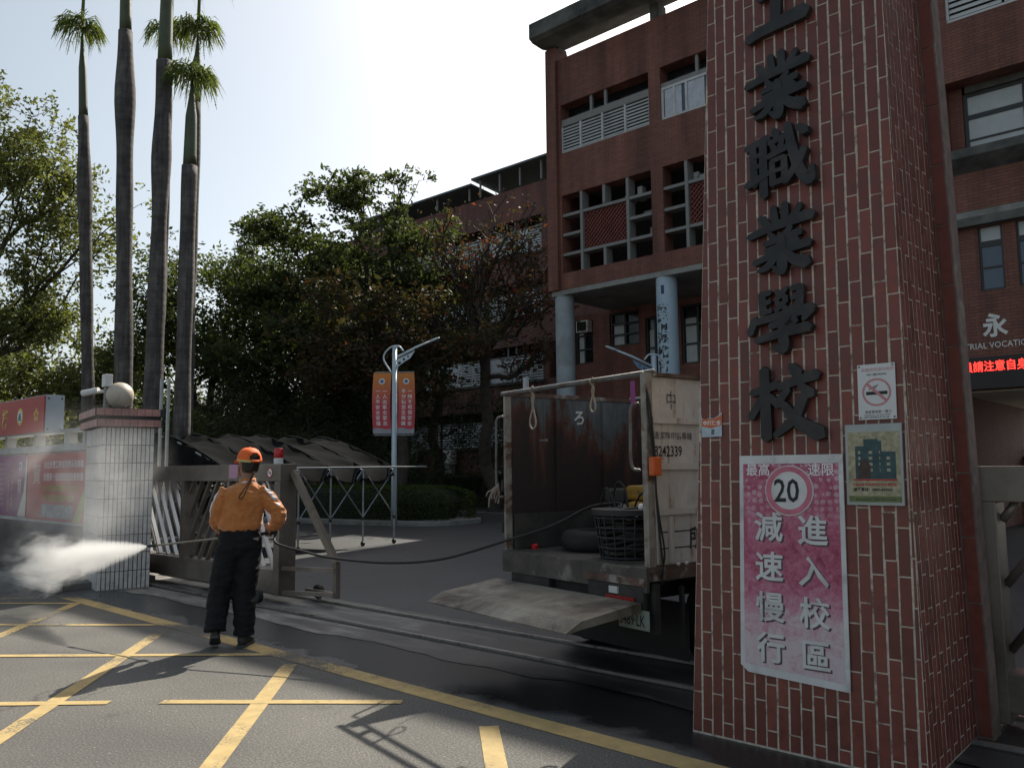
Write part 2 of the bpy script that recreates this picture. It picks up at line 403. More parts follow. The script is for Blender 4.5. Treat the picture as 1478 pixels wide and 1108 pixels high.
core.loft([[(fx0(z)+ins, fy0(z)+ins, z), (fx1(z)-ins, fy0(z)+ins, z), (fx1(z)-ins, fy1(z), z), (fx0(z)+ins, fy1(z), z)] for z in (-.05, TH)])
core.build('core', M['grout'], tower)
cap = MB(); cap.box(fx0(TH)-.08, fx1(TH)+.08, fy0(TH)-.08, fy1(TH)+.08, TH, TH+.25); cap.build('coping', M['concrete'], tower)
fl = MB(); fl.loft([[(fx0(z)-.02, fy1(z)+.004, z), (fx1(z)+.085, fy1(z)+.004, z), (fx1(z)+.085, fy1(z)+.16, z), (fx0(z)-.02, fy1(z)+.16, z)] for z in (0, TH)])
fl.build('rear_flange', M['flange'], tower)

def clip(poly, a, b, c):
    """keep a*u+b*v<=c"""
    out = []
    for i, p in enumerate(poly):
        q = poly[(i+1) % len(poly)]; dp = a*p[0]+b*p[1]-c; dq = a*q[0]+b*q[1]-c
        if dp <= 0: out.append(p)
        if (dp < 0 < dq) or (dq < 0 < dp):
            t = dp/(dp-dq); out.append((p[0]+t*(q[0]-p[0]), p[1]+t*(q[1]-p[1])))
    return out
PW, PH, GW, GH = .0640, .2380, .0105, .0075
tile_full = mesh_of(MB().box(0, PW-GW, -.0012, .004, 0, PH-GH), 'tile', M['tower_tile'])
tiles = []                                       # (distance, kind, data)
rt = random.Random(4)
def face_tiles(width0, sl, sr, to_world, rot, zmax):
    ncol = int(width0/PW) + 1
    for i in range(ncol):
        off = (i % 2) * .38 * PH + rt.uniform(-.014, .014)
        for j in range(-1, int(zmax/PH)+1):
            u0 = i*PW + GW/2; v0 = j*PH + off
            jit = rt.uniform(-.0022, .0022)
            poly = [(u0+jit, v0), (u0+jit+PW-GW, v0), (u0+jit+PW-GW, v0+PH-GH), (u0+jit, v0+PH-GH)]
            # edge gap; left edge u >= sl*v, right edge u <= width0 - sr*v
            c = clip(poly, -1, sl, -.004); c = clip(c, 1, sr, width0-.004) if c else c
            c = clip(c, 0, -1, -.012) if c else c
            if len(c) < 3: continue
            ar = sum(c[k][0]*c[(k+1) % len(c)][1]-c[(k+1) % len(c)][0]*c[k][1] for k in range(len(c)))/2
            if ar < .0006: continue
            whole = abs(ar - (PW-GW)*(PH-GH)) < 1e-6
            w = to_world(u0, v0); d = (Vector(w)-Vector((0, 0, 1.5))).length
            tiles.append((d, whole, c, u0+jit, v0, to_world, rot))
face_tiles(TX1-TX0, BL, BR, lambda u, v: (TX0+u, fy0(v), v), (-math.atan(BF), 0, 0), TH)
face_tiles(TY1-TY0, BF, BB, lambda u, v: (fx1(v), TY0+u, v), (-math.atan(BR), 0, R(90)), TH)
tiles.sort(key=lambda t: t[0])
rest = MB(); tinv = ROOT[tower.name].inverted()
for k, (d, whole, c, u0, v0, tw, rot) in enumerate(tiles):
    if whole and k < 300:
        inst(tile_full, 'tile', tower, tinv @ Vector(tw(u0, v0)), rot)
        continue
    tb = MB() if k < 300 else rest
    side = rot[2] != 0
    def to3(u, v, dd, tw=tw, side=side):
        p = tw(u, v); return (p[0]-dd, p[1], p[2]) if side else (p[0], p[1]+dd, p[2])
    tb.prism(c, to3, -.0012, .0035)
    if k < 300: tb.build('tile', M['tower_tile'], tower)
tag(rest.build('upper_tiles', M['tower_tile'], tower), kind='stuff')
flt = MB()
for j in range(int(TH/.36)):
    z = .02+j*.36
    flt.loft([[(fx1(q)+.012, fy1(q)-.002, q), (fx1(q)+.076, fy1(q)-.002, q), (fx1(q)+.076, fy1(q)+.01, q), (fx1(q)+.012, fy1(q)+.01, q)] for q in (z, z+.35)])
tag(flt.build('flange_tiles', M['tower_tile'], tower), kind='stuff')
# brush characters, one object each
STROKES = {
 '工': [[(26,24,13),(80,16,15)], [(52,22,14),(50,78,14)], [(8,86,12),(30,79,14),(94,70,20)]],
 '業': [[(41,4,8),(44,30,10)], [(58,2,9),(58,28,10)], [(22,16,8),(32,29,11)], [(80,8,7),(69,26,11)], [(4,42,8),(40,33,11),(96,25,13)],
       [(35,42,6),(41,50,9)], [(67,37,6),(59,47,9)], [(28,57,7),(80,47,9)], [(30,67,7),(76,58,9)], [(12,82,7),(50,71,10),(92,64,11)],
       [(52,48,11),(53,96,13),(40,92,4)], [(46,76,9),(32,90,9),(18,95,4)], [(58,73,9),(72,86,13),(88,92,16)]],
 '職': [[(2,22,9),(36,13,10)], [(12,20,9),(14,80,10)], [(28,15,10),(28,99,11)], [(14,37,6),(27,35,6)], [(14,53,6),(27,51,6)], [(2,78,9),(20,72,9),(36,65,8)],
       [(45,5,8),(50,14,10)], [(38,23,7),(64,17,8)], [(42,26,6),(46,34,8)], [(58,23,6),(54,33,8)], [(36,43,7),(70,33,9)],
       [(42,51,7),(43,86,9)], [(60,48,8),(61,86,9)], [(42,51,6),(60,48,6)], [(43,67,5),(60,65,5)], [(43,84,7),(60,82,7)],
       [(66,2,10),(73,40,12),(83,74,13),(96,90,14),(100,70,5)], [(90,44,9),(79,64,10),(62,86,7)], [(82,10,9),(92,19,12)]],
 '學': [[(43,11,6),(57,23,7)], [(57,9,6),(43,24,6)], [(43,27,6),(58,39,7)], [(58,25,6),(42,39,6)], [(22,12,9),(24,42,10)], [(22,14,7),(34,12,7)], [(24,27,6),(34,25,6)],
       [(24,40,6),(36,38,6)], [(78,9,9),(76,40,10)], [(66,11,7),(78,9,7)], [(66,24,6),(76,23,6)], [(64,37,6),(76,36,6)],
       [(13,48,9),(4,68,9)], [(11,53,8),(50,47,10),(94,42,13)], [(93,43,11),(82,56,6)], [(35,61,8),(70,54,10),(55,66,8)], [(53,63,11),(53,93,13),(38,90,4)], [(14,79,8),(50,72,11),(90,67,12)]],
 '校': [[(4,36,9),(42,26,10)], [(23,4,12),(25,99,14)], [(24,38,10),(2,70,9)], [(30,42,9),(44,55,10)], [(62,2,10),(71,14,14)], [(44,30,9),(70,23,10),(97,16,13)],
       [(57,33,8),(46,48,9)], [(74,30,9),(89,42,13)], [(80,43,10),(65,73,12),(38,96,7)], [(50,53,9),(69,77,14),(100,96,18)]],
}
M['char_iron'] = simple('dark_weathered_metal', (.022, .021, .022), .55, .2, var=.35, scale=9, dirt=(.05, .045, .042), dscale=4)
def stroke_poly(pts):
    P = smooth_path(pts, 6); Lh, Rh = [], []
    n = len(P)
    for i, p in enumerate(P):
        t = P[min(i+1, n-1)]-P[max(i-1, 0)]; L = math.hypot(t[0], t[1]) or 1; nx, ny = -t[1]/L, t[0]/L; w = p[2]/2*1.16
        Lh.append((p[0]+nx*w, p[1]+ny*w)); Rh.append((p[0]-nx*w, p[1]-ny*w))
    def cap(p, q, r, sgn):
        d = (p[0]-q[0], p[1]-q[1]); L = math.hypot(*d) or 1; w = r/2*1.16
        return (p[0]+d[0]/L*w*.75, p[1]+d[1]/L*w*.75)
    return [cap(P[0], P[1], P[0][2], 1)] + Rh + [cap(P[-1], P[-2], P[-1][2], 1)] + list(reversed(Lh))
for ch, zc in zip('校學業職業工', (1.855, 2.325, 2.79, 3.25, 3.715, 4.19)):
    mb = MB(); size = .405; xc = -1.915
    for k, s in enumerate(STROKES[ch]):
        poly = [(u/100*size, (100-v)/100*size) for u, v in stroke_poly(s)]
        ar = sum(poly[i][0]*poly[(i+1) % len(poly)][1]-poly[(i+1) % len(poly)][0]*poly[i][1] for i in range(len(poly)))
        if ar < 0: poly.reverse()
        def to3(u, v, d): 
            z = zc-size/2+v; return (xc-size/2+u, fy0(z)+d, z)
        mb.prism(poly, to3, -.042-.0012*k, -.008)
    mb.build('raised_character', M['char_iron'], tower)

# ------------------------------------------------------------------ white tiled pillar with globe lamp
M['white_tile'] = random_tint('white_glazed_tile', (.60, .585, .57), .35, .12, stain=(.38, .36, .34))
M['dark_grout'] = simple('dark_grout', (.03, .03, .036), .9, var=.2)
M['pink_tile'] = random_tint('dull_pink_tile', (.40, .20, .18), .5, .2)
PA = R(12); pillar = thing('gate_pillar', (-11.155, 4.402, 0), 'white tiled gate pillar with pink tiled cap beside the sliding gate', 'pillar', rz=PA*-1)
# local frame: +y runs along the inner face (A to B), -x along the street face
PLY, PLX, PZ = .64, 1.14, 2.10
c = MB().box(-PLX+.004, -.004, .004, PLY-.004, -.02, PZ); c.build('core', M['dark_grout'], pillar, world=False)
tw_, th_ = .0533, .2335
wt = mesh_of(MB().box(0, tw_-.0125, -.006, .003, 0, th_-.010), 'tile', M['white_tile'])
for j in range(9):
    for i in range(12): inst(wt, 'tile', pillar, (0, i*tw_+.003, j*th_+.003), (0, 0, R(90)))
    for i in range(21): inst(wt, 'tile', pillar, (-PLX+i*.0542+.003, 0, j*th_+.003), (0, 0, 0))
cb = MB().box(-PLX-.08, .08, -.08, PLY+.08, 2.104, 2.205); cb.build('cap_course', M['dark_grout'], pillar, world=False)
cc = MB().box(-PLX-.06, .06, -.06, PLY+.06, 2.205, 2.245); cc.build('cap_band', M['dark_grout'], pillar, world=False)
cd = MB().box(-PLX-.10, .10, -.10, PLY+.10, 2.245, 2.345); cd.build('cap_course', M['dark_grout'], pillar, world=False)
pt = mesh_of(MB().box(0, .092, -.006, .004, 0, .092), 'tile', M['pink_tile'])
for e, z in ((.08, 2.108), (.10, 2.249)):
    for i in range(int((PLY+2*e)/.0975)): inst(pt, 'tile', pillar, (e, -e+.004+i*.0975, z), (0, 0, R(90)))
    for i in range(int((PLX+2*e)/.0975)): inst(pt, 'tile', pillar, (-PLX-e+.004+i*.0975, -e, z), (0, 0, 0))
M['globe'] = simple('aged_globe', (.50, .44, .36), .5, var=.12, scale=4, dirt=(.25, .21, .16), dscale=3)
gl = thing('globe_lamp', (-11.53, 4.76, 2.345), 'round cream globe lamp standing on the white tiled pillar', 'lamp')
MB().sphere((0, 0,   .215), .178, 24, 14).build('globe', M['globe'], gl, world=False, smooth=True)
MB().lathe([(.10, 0), (.10, .02), (.075, .03), (.075, .065), (.09, .075)], seg=20).build('base', M['concrete_dark'], gl, world=False, smooth=False)
# security camera, junction box and post on the pillar
cv = thing('security_camera', (-11.62, 4.62, 2.345), 'white bullet security camera with box on a post beside the globe lamp', 'camera')
MB().bar((0,0,0), (0,0,.42), .06, .06).build('post', M['concrete'], cv, world=False)
MB().box(-.062, .062, -.05, .05, .33, .50).build('junction_box', M['white_paint'], cv, world=False, bevel=.006)
MB().tube([(-.04,-.02,.27), (-.15,-.10,.26)], .022, 8).build('arm', M['white_paint'], cv, world=False)
MB().tube([(-.10,-.07,.285), (-.29,-.21,.245)], .042, 12).build('housing', M['white_paint'], cv, world=False, smooth=False)
MB().tube([(-.291,-.211,.245), (-.296,-.214,.244)], .034, 12).build('lens', M['black_flat'], cv, world=False)

# ------------------------------------------------------------------ street wall with posters and red sign box
M['wall_tile'] = simple('grey_white_wall_tile', (.42, .42, .41), .6, var=.15, scale=4, dirt=(.18, .17, .15), dscale=1.2, dlo=.5, dhi=.8)
M['wall_low'] = simple('dark_stone_base', (.10, .075, .065), .8, var=.3, scale=3, dirt=(.05, .045, .04), dscale=2)
wall = thing('street_wall', (-25, 5.1, 0), 'low grey tiled street wall carrying posters beside the white pillar', 'wall')
MB().box(-40, -12.05, 5.02, 5.25, -.02, .70).build('base', M['wall_low'], wall)
MB().box(-40, -12.05, 5.04, 5.24, .70, 1.86).build('panel', M['wall_tile'], wall)
cp = MB(); cp.box(-40, -12.05, 4.99, 5.28, 1.86, 1.97); cp.build('coping', M['wall_tile'], wall)
for i in range(28):
    MB().box(-12.35-i*.62, -12.37-i*.62, 5.03, 5.20, 1.97, 2.17).build('baluster', M['wall_tile'], wall) if i < 2 else None
def quad_wall(x0, x1, z0, z1, y0, y1): return MB().box(x0, x1, y0, y1, z0, z1)
# row of white tiles on the upper band
for i in range(9):
    x = -12.2-i*.14
    quad_wall(x-.13, x, 1.975, 2.16, 5.06, 5.18).build('tile', M['wall_tile'], wall)
for x0, x1 in ((-14.30, -14.16), (-13.55, -13.45), (-15.7, -15.58), (-17.2, -17.05)):
    quad_wall(x0, x1, 1.972, 2.22, 5.05, 5.20).build('post', M['wall_tile'], wall)
quad_wall(-40, -12.2, 2.162, 2.215, 5.04, 5.21).build('top_rail', M['wall_tile'], wall)

M['sign_red'] = simple('red_sign_face', (.40, .035, .025), .5, var=.12, scale=2)
M['sign_grey'] = simple('grey_blue_sheet', (.36, .40, .45), .5, .1, var=.08, scale=3)
M['gold'] = plain('gold_print', (.62, .40, .08), .5)
M['teal'] = plain('teal_print', (.02, .16, .17), .5)
sb = thing('roof_sign_box', (-15.6, 4.95, 2.2), 'red sign box with gold characters on top of the street wall', 'sign')
MB().box(-20.2, -14.50, 4.82, 5.10, 2.16, 2.78).build('cabinet', M['sign_grey'], sb)
MB().box(-20.2, -14.515, 4.80, 4.816, 2.175, 2.765).build('face', M['sign_red'], sb)
t = MB(); text(t, '榜', (-16.55, 4.797, 2.33), (1,0,0), (0,0,1), .36, .02, .9); text(t, '金', (-17.4, 4.797, 2.33), (1,0,0), (0,0,1), .36, .02, .9)
text(t, '✿', (-14.98, 4.797, 2.37), (1,0,0), (0,0,1), .30)
t.build('lettering', M['gold'], sb)
e = MB(); e.lathe([(.001, 4.796), (.15, 4.797), (.15, 4.799)], (-15.62, 0, 2.47), 24, 'Y'); e.build('emblem', M['gold'], sb)
e = MB(); e.lathe([(.001, 4.792), (.105, 4.793), (.105, 4.795)], (-15.62, 0, 2.47), 20, 'Y'); e.build('emblem', M['white_flat'], sb)
e = MB(); e.box(-15.68, -15.56, 4.788, 4.791, 2.40, 2.48); e.box(-15.655, -15.585, 4.788, 4.791, 2.48, 2.53); e.build('emblem', M['teal'], sb)
for z in (2.22, 2.72):
    for y in (4.86, 5.06): MB().box(-14.502, -14.492, y-.012, y+.012, z-.012, z+.012).build('bolt', M['black_flat'], sb)

def poster(name, label, x0, x1, z0, z1, matr):
    p = thing(name, ((x0+x1)/2, 5.0, z0), label, 'poster')
    MB().box(x0, x1, 5.022, 5.034, z0, z1).build('sheet', matr, p)
    return p
def gradient_mat(name, c0, c1, axis=2, lo=0, hi=1, rough=.55, wob=.08):
    m, n, l, b = new_mat(name)
    co = n.new('ShaderNodeNewGeometry').outputs['Position']
    sp = n.new('ShaderNodeSeparateXYZ'); l.new(co, sp.inputs[0]); t = noise(n, l, 2.5, 3, vec=co)
    mr = n.new('ShaderNodeMapRange'); mr.inputs[1].default_value = lo; mr.inputs[2].default_value = hi
    l.new(math_n(n, l, 'ADD', sp.outputs[axis], math_n(n, l, 'MULTIPLY', math_n(n, l, 'SUBTRACT', t.outputs[0], .5), wob)), mr.inputs[0])
    l.new(mixc(n, l, mr.outputs[0], c0, c1), b.inputs['Base Color']); b.inputs['Roughness'].default_value = rough
    return m
M['poster_purple'] = gradient_mat('purple_poster', (.17, .02, .10), (.22, .035, .16), 2, .7, 1.8, wob=.6)
M['poster_red'] = gradient_mat('red_poster', (.36, .04, .04), (.42, .07, .06), 2, .7, 1.8, wob=.6)
M['poster_pale'] = plain('pale_print', (.55, .50, .42), .6)
M['poster_green'] = plain('lime_print', (.34, .36, .05), .6)
M['poster_photo'] = simple('grey_photo_print', (.22, .22, .23), .5, var=.6, scale=9)
X1, UP = (1,0,0), (0,0,1)
p = poster('poster', 'purple poster with a large pale character at the wall end of the street', -17.6, -15.84, .76, 1.83, M['poster_purple'])
t = MB(); text(t, '育', (-16.32, 5.020, 1.18), X1, UP, .30, .01, .8); t.build('lettering', M['poster_pale'], p)
t = MB(); column_text(t, '務實致用全人教育', (-16.62, 5.019, 1.70), X1, UP, .085, .10); column_text(t, '技藝精湛蟾宮折桂', (-16.80, 5.019, 1.50), X1, UP, .07, .085); t.build('lettering', M['gold'], p)
t = MB()
for i in range(9): text(t, '職業學校招生入學', (-17.55, 5.019, 1.66-i*.09), X1, UP, .065)
t.build('lettering', M['poster_pale'], p)
MB().lathe([(.001, 5.017), (.075, 5.018), (.075, 5.020)], (-16.18, 0, 1.64), 18, 'Y').build('emblem', M['white_flat'], p)
MB().lathe([(.001, 5.013), (.05, 5.014), (.05, 5.016)], (-16.18, 0, 1.64), 18, 'Y').build('emblem', M['teal'], p)
sw = MB(); sw.add([(-15.85,5.0205,1.80), (-15.90,5.0205,1.80), (-15.98,5.0205,1.2), (-16.25,5.0205,.77), (-15.85,5.0205,.77)], [(0,1,2,3,4)]); sw.build('swoosh', M['poster_pale'], p)
p = poster('poster', 'red poster with white and lime text lines right beside the pillar', -15.80, -12.9, .74, 1.83, M['poster_red'])
t = MB(); text(t, '台北永豐工商成就精采未來職', (-15.05, 5.020, 1.60), X1, UP, .135, .006, .95); text(t, '技優第十屆全國技能競賽榮獲', (-15.05, 5.020, 1.40), X1, UP, .135, .006, .95); t.build('lettering', M['white_flat'], p)
t = MB(); text(t, '金手獎機械製圖學科技能獎', (-15.05, 5.020, 1.22), X1, UP, .12, .006); text(t, '金手獎電腦軟體設計優勝', (-15.05, 5.020, 1.06), X1, UP, .12, .006); t.build('lettering', M['poster_green'], p)
t = MB(); text(t, '賀', (-15.55, 5.020, 1.36), X1, UP, .36, .004); t.build('lettering', M['poster_pale'], p)
MB().box(-15.1, -13.75, 5.0195, 5.0215, .79, 1.0).build('photo', M['poster_photo'], p)
MB().add([(-13.75,5.0205,.75), (-13.45,5.0205,.75), (-12.95,5.0205,1.5), (-12.95,5.0205,1.7)], [(0,1,2,3)]).build('ribbon', M['poster_green'], p)

# ------------------------------------------------------------------ sliding gate of stainless steel
def no_smoking(parent, c, r, right, up, eps, name='no_smoking_mark'):
    right = Vector(right); up = Vector(up); nrm = right.cross(up); c = Vector(c)
    def disc(r0, r1, d, mat):
        mb = MB(); n = 28
        vs = [c + right*math.cos(2*math.pi*k/n)*q + up*math.sin(2*math.pi*k/n)*q + nrm*d for q in (r0, r1) for k in range(n)]
        mb.add(vs, [(k, n+k, n+(k+1) % n, (k+1) % n) for k in range(n)] if r0 > 0 else [tuple(range(n, 2*n))]); mb.build(name, mat, parent)
    disc(0, r*.8, eps, M['white_flat']); disc(r*.8, r, eps*1.3, M['red_flat'])
    mb = MB(); mb.add([c+right*a*r+up*b*r+nrm*eps*1.6 for a, b in ((-.5,-.12),(.55,-.12),(.55,.06),(-.5,.06))], [(0,1,2,3)]); mb.build(name, M['black_flat'], parent)
    mb = MB(); mb.add([c+right*a*r+up*b*r+nrm*eps*2 for a, b in ((-.62,.48),(-.48,.62),(.62,-.48),(.48,-.62))], [(3,2,1,0)]); mb.build(name, M['red_flat'], parent)
def sliding_gate(name, label, x0, x1, tail):
    g = thing(name, ((x0+x1)/2, 5.4, 0), label, 'gate')
    y0, y1 = 5.30, 5.52
    MB().box(x0, x1, y0, y1, 1.385, 1.588).build('top_beam', M['stainless'], g, bevel=.006)
    MB().box(x0, x1-.125, y0, y1, .115, .375).build('bottom_panel', M['stainless'], g, bevel=.006)
    MB().box(x1-.12, x1, y0-.004, y1+.004, .10, 1.385).build('post', M['stainless'], g, bevel=.006)
    return g, y0, y1
gate, gy0, gy1 = sliding_gate('sliding_gate', 'stainless sliding gate with slanted bars and red beacon behind the worker', -13.2, -8.38, True)
def gate_bars(g, x0, x1, xm, mat_a, mat_b):
    MB().box(xm-.03, xm+.03, gy0+.03, gy1-.03, .375, 1.385).build('mullion', M['stainless'], g)
    # bars lean towards the mullion from either side, cut at its edge
    for side, mat in ((-1, mat_a), (1, mat_b)):
        lim = x0+.02 if side < 0 else x1-.16
        k = 0
        while True:
            zt, zb = 1.385, .375
            # foot offset from the mullion
            xb = xm + side*(.02 + k*.215); xt = xb + side*-.0
            run = .62
            foot = (xm + side*(k*.215-.35)); top = foot + side*run
            a, b = Vector((foot, (gy0+gy1)/2, zb)), Vector((top, (gy0+gy1)/2, zt))
            d = b-a
            t0 = 0
            if side*(a.x-xm) < .035: t0 = (xm+side*.035-a.x)/d.x
            t1 = 1
            if side*(b.x-lim) > 0: t1 = (lim-a.x)/d.x
            if t0 >= .98: k += 1; continue
            if t1 <= 0.02: break
            MB().bar(a+d*t0, a+d*t1, .035, .05, (0,1,0)).build('slanted_bar', mat, g)
            k += 1
            if k > 40: break
def v_bars(g, feet, tops, mat, x_lo, x_hi):
    for xf, xt in zip(feet, tops):
        a, b = Vector((xf, 5.41, .375)), Vector((xt, 5.41, 1.385)); d = b-a; t0, t1 = 0., 1.
        for lo, sgn in ((x_lo, 1), (x_hi, -1)):
            fa, fb = sgn*(a.x-lo), sgn*(b.x-lo)
            if fa < 0 and fb < 0: t0 = 2
            elif fa < 0: t0 = max(t0, -fa/(fb-fa))
            elif fb < 0: t1 = min(t1, fa/(fa-fb))
        if t1-t0 > .04: MB().bar(a+d*t0, a+d*t1, .034, .05, (0,1,0)).build('slanted_bar', mat, g)
# bays between mullions: chevrons pointing at each mullion
mull = [-12.9, -10.78, -8.53]
MB().box(-10.82, -10.74, gy0+.02, gy1-.02, .375, 1.385).build('mullion', M['stainless'], gate)
v_bars(gate, [-10.84+i*.235 for i in range(-3, 5)], [-11.46+i*.235 for i in range(-3, 5)], M['stainless_bright'], -12.9, -10.83)
v_bars(gate, [-12.31+i*.235 for i in range(0, 4)], [-12.93+i*.235 for i in range(0, 4)], M['stainless_bright'], -12.9, -10.83)
v_bars(gate, [-11.3+i*.215 for i in range(0, 11)], [-10.62+i*.215 for i in range(0, 11)], M['stainless'], -10.73, -9.6)
MB().box(-9.62, -9.56, gy0+.02, gy1-.02, .375, 1.385).build('mullion', M['stainless'], gate)
v_bars(gate, [-9.35+i*.235 for i in range(0, 9)], [-9.97+i*.235 for i in range(0, 9)], M['stainless_bright'], -9.55, -8.53)
# triangular tail brace with wheels
tb_ = MB(); tb_.bar((-8.36, 5.46, 1.50), (-7.72, 5.62, .47), .07, .07); tb_.build('brace', M['stainless'], gate)
tb_ = MB(); tb_.bar((-7.72, 5.62, .09), (-7.72, 5.62, .47), .06, .06); tb_.build('brace', M['stainless'], gate)
for z in (.13, .40):
    MB().bar((-8.38, 5.35, z), (-7.72, 5.60, z), .045, .045).build('tail_rail', M['stainless'], gate)
MB().bar((-8.38, 5.68, .12), (-7.74, 5.66, .12), .045, .045).build('tail_rail', M['stainless'], gate)
for x, y in ((-8.2, 5.72), (-9.0, 5.08), (-9.0, 5.72), (-11.2, 5.72), (-8.45, 5.08)):
    w = MB(); w.lathe([(.03, y-.03), (.075, y-.03), (.082, y-.012), (.082, y+.012), (.075, y+.03), (.03, y+.03)], (x, 0, .115), 18, 'Y'); w.build('wheel', M['black_rubber'], gate)
bc = thing('warning_beacon', (-8.60, 5.41, 1.588), 'small red warning beacon on the end of the sliding gate', 'beacon')
MB().lathe([(.055, 0), (.055, .065), (.048, .07)], seg=16).build('base', M['white_paint'], bc, world=False)
MB().lathe([(.050, .07), (.056, .09), (.056, .165), (.046, .185), (.001, .188)], seg=16).build('lens', M['red_lens'], bc, world=False, smooth=True)
no_smoking(gate, (-8.60, 5.298, 1.487), .058, X1, UP, .0012)
M['pink_paper'] = plain('pink_paper', (.52, .30, .42), .7)
MB().box(-9.53, -9.33, 5.2955, 5.2985, 1.42, 1.59).build('notice_paper', M['pink_paper'], gate)

# second gate beyond the tower
g2 = thing('sliding_gate', (1, 5.4, 0), 'brown stainless gate with diagonal tubes beside the maroon tower', 'gate')
MB().box(-1.255, 3.5, 5.40, 5.60, 1.285, 1.49).build('top_beam', M['stainless'], g2, bevel=.006)
MB().box(-1.22, 3.5, 5.40, 5.60, .115, .33).build('bottom_panel', M['stainless'], g2, bevel=.006)
MB().box(-1.215, -1.135, 5.395, 5.605, .05, 1.285).build('post', M['stainless'], g2, bevel=.006)
for i in range(8):
    a, b = Vector((-1.75+i*.27, 5.5, .33)), Vector((-1.05+i*.27, 5.5, 1.285)); d = b-a
    t0 = max(0, (-1.13-a.x)/d.x)
    if t0 < .96: MB().tube([a+d*t0, b], .024, 10).build('slanted_bar', M['stainless'], g2, smooth=True)
for x in (-.9, 1.5): MB().lathe([(.03, 5.05), (.08, 5.05), (.08, 5.11), (.03, 5.11)], (x, 0, .115), 16, 'Y').build('wheel', M['black_rubber'], g2)
for x in (-.9, 1.5): MB().box(x-.03, x+.03, 5.11, 5.45, .09, .15).build('axle', M['stainless'], g2)
# ------------------------------------------------------------------ main brick school building
M['brick'] = brick_mat('red_facing_brick', (.27, .100, .066), (.21, .076, .054), (.085, .062, .052))
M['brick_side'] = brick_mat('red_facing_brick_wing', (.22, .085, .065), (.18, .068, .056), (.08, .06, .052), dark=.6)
M['window_dark'] = plain('dark_room_glass', (.012, .014, .016), .12)
M['window_blue'] = plain('blue_grey_glass', (.05, .075, .11), .12)
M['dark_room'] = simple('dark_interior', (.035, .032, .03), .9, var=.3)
M['louver_white'] = simple('white_louver', (.52, .53, .53), .55, var=.08, scale=3, dirt=(.28, .28, .27), dscale=2, dlo=.5, dhi=.8)
M['frame_grey'] = simple('grey_window_frame', (.21, .205, .195), .6, var=.1)
M['frame_dark'] = plain('dark_bronze_frame', (.022, .020, .019), .45)
M['curtain'] = simple('pale_curtain', (.48, .50, .55), .9, var=.15, scale=9)
M['lattice'] = simple('red_lattice', (.17, .045, .035), .7, var=.2)
M['column_plaster'] = simple('grey_blue_plaster', (.30, .34, .36), .8, var=.12, scale=2, dirt=(.18, .19, .19), dscale=1.2, dlo=.5, dhi=.8)
M['column_blue'] = simple('pale_blue_panel', (.36, .46, .54), .6, var=.08, scale=2)
M['navy'] = plain('navy_print', (.02, .035, .12), .5)
M['cream_wall'] = simple('cream_plaster', (.55, .50, .36), .8, var=.1)
M['led_red'] = plain('red_led', (1.0, .03, .02), .5, emit=2.2)
M['led_board'] = plain('black_led_board', (.012, .009, .009), .5)
M['silver'] = simple('brushed_letters', (.55, .55, .53), .4, .4, var=.1)
M['ac_white'] = simple('air_conditioner_white', (.60, .60, .57), .5, var=.06, dirt=(.3, .28, .24), dscale=4)

def wall_open(x0, x1, z0, z1, y0, th, openings):
    """wall in an XZ plane with rectangular holes (x0,x1,z0,z1); only outer faces are made"""
    xs = sorted({x0, x1, *[v for o in openings for v in o[:2] if x0 < v < x1]}); zs = sorted({z0, z1, *[v for o in openings for v in o[2:] if z0 < v < z1]})
    def solid(i, j):
        if not (0 <= i < len(xs)-1 and 0 <= j < len(zs)-1): return False
        cx, cz = (xs[i]+xs[i+1])/2, (zs[j]+zs[j+1])/2
        return not any(o[0] < cx < o[1] and o[2] < cz < o[3] for o in openings)
    mb = MB(); y1 = y0+th
    for i in range(len(xs)-1):
        for j in range(len(zs)-1):
            if not solid(i, j): continue
            a, b, c, d = xs[i], xs[i+1], zs[j], zs[j+1]
            mb.add([(a,y0,c),(b,y0,c),(b,y0,d),(a,y0,d)], [(0,1,2,3)]); mb.add([(a,y1,c),(b,y1,c),(b,y1,d),(a,y1,d)], [(3,2,1,0)])
            if not solid(i-1, j): mb.add([(a,y0,c),(a,y0,d),(a,y1,d),(a,y1,c)], [(0,1,2,3)])
            if not solid(i+1, j): mb.add([(b,y0,c),(b,y0,d),(b,y1,d),(b,y1,c)], [(3,2,1,0)])
            if not solid(i, j-1): mb.add([(a,y0,c),(b,y0,c),(b,y1,c),(a,y1,c)], [(3,2,1,0)])
            if not solid(i, j+1): mb.add([(a,y0,d),(b,y0,d),(b,y1,d),(a,y1,d)], [(0,1,2,3)])
    return mb
YB = 18.8
mainb = thing('school_building', (-7, YB, 0), 'large red brick school building with grid windows behind the truck', 'building')
bays = [(-14.85, -11.74), (-11.37, -8.26), (-7.89, -4.78)]
ops = []
for a, b in bays:
    ops += [(a, b, 10.9, 12.41), (a, b, 7.24, 9.6)]
ops += [(-4.42, 13.4, 8.0, 9.6), (-4.26, 13.4, 10.92, 12.41)]
wall_open(-15.3, 14.0, 6.75, 13.87, YB, .45, ops).build('wall', M['brick'], mainb)
# corner pier proud of the wall
MB().box(-15.32, -14.94, YB-.12, YB+.5, 6.75, 14.25).build('corner_pier', M['brick'], mainb)
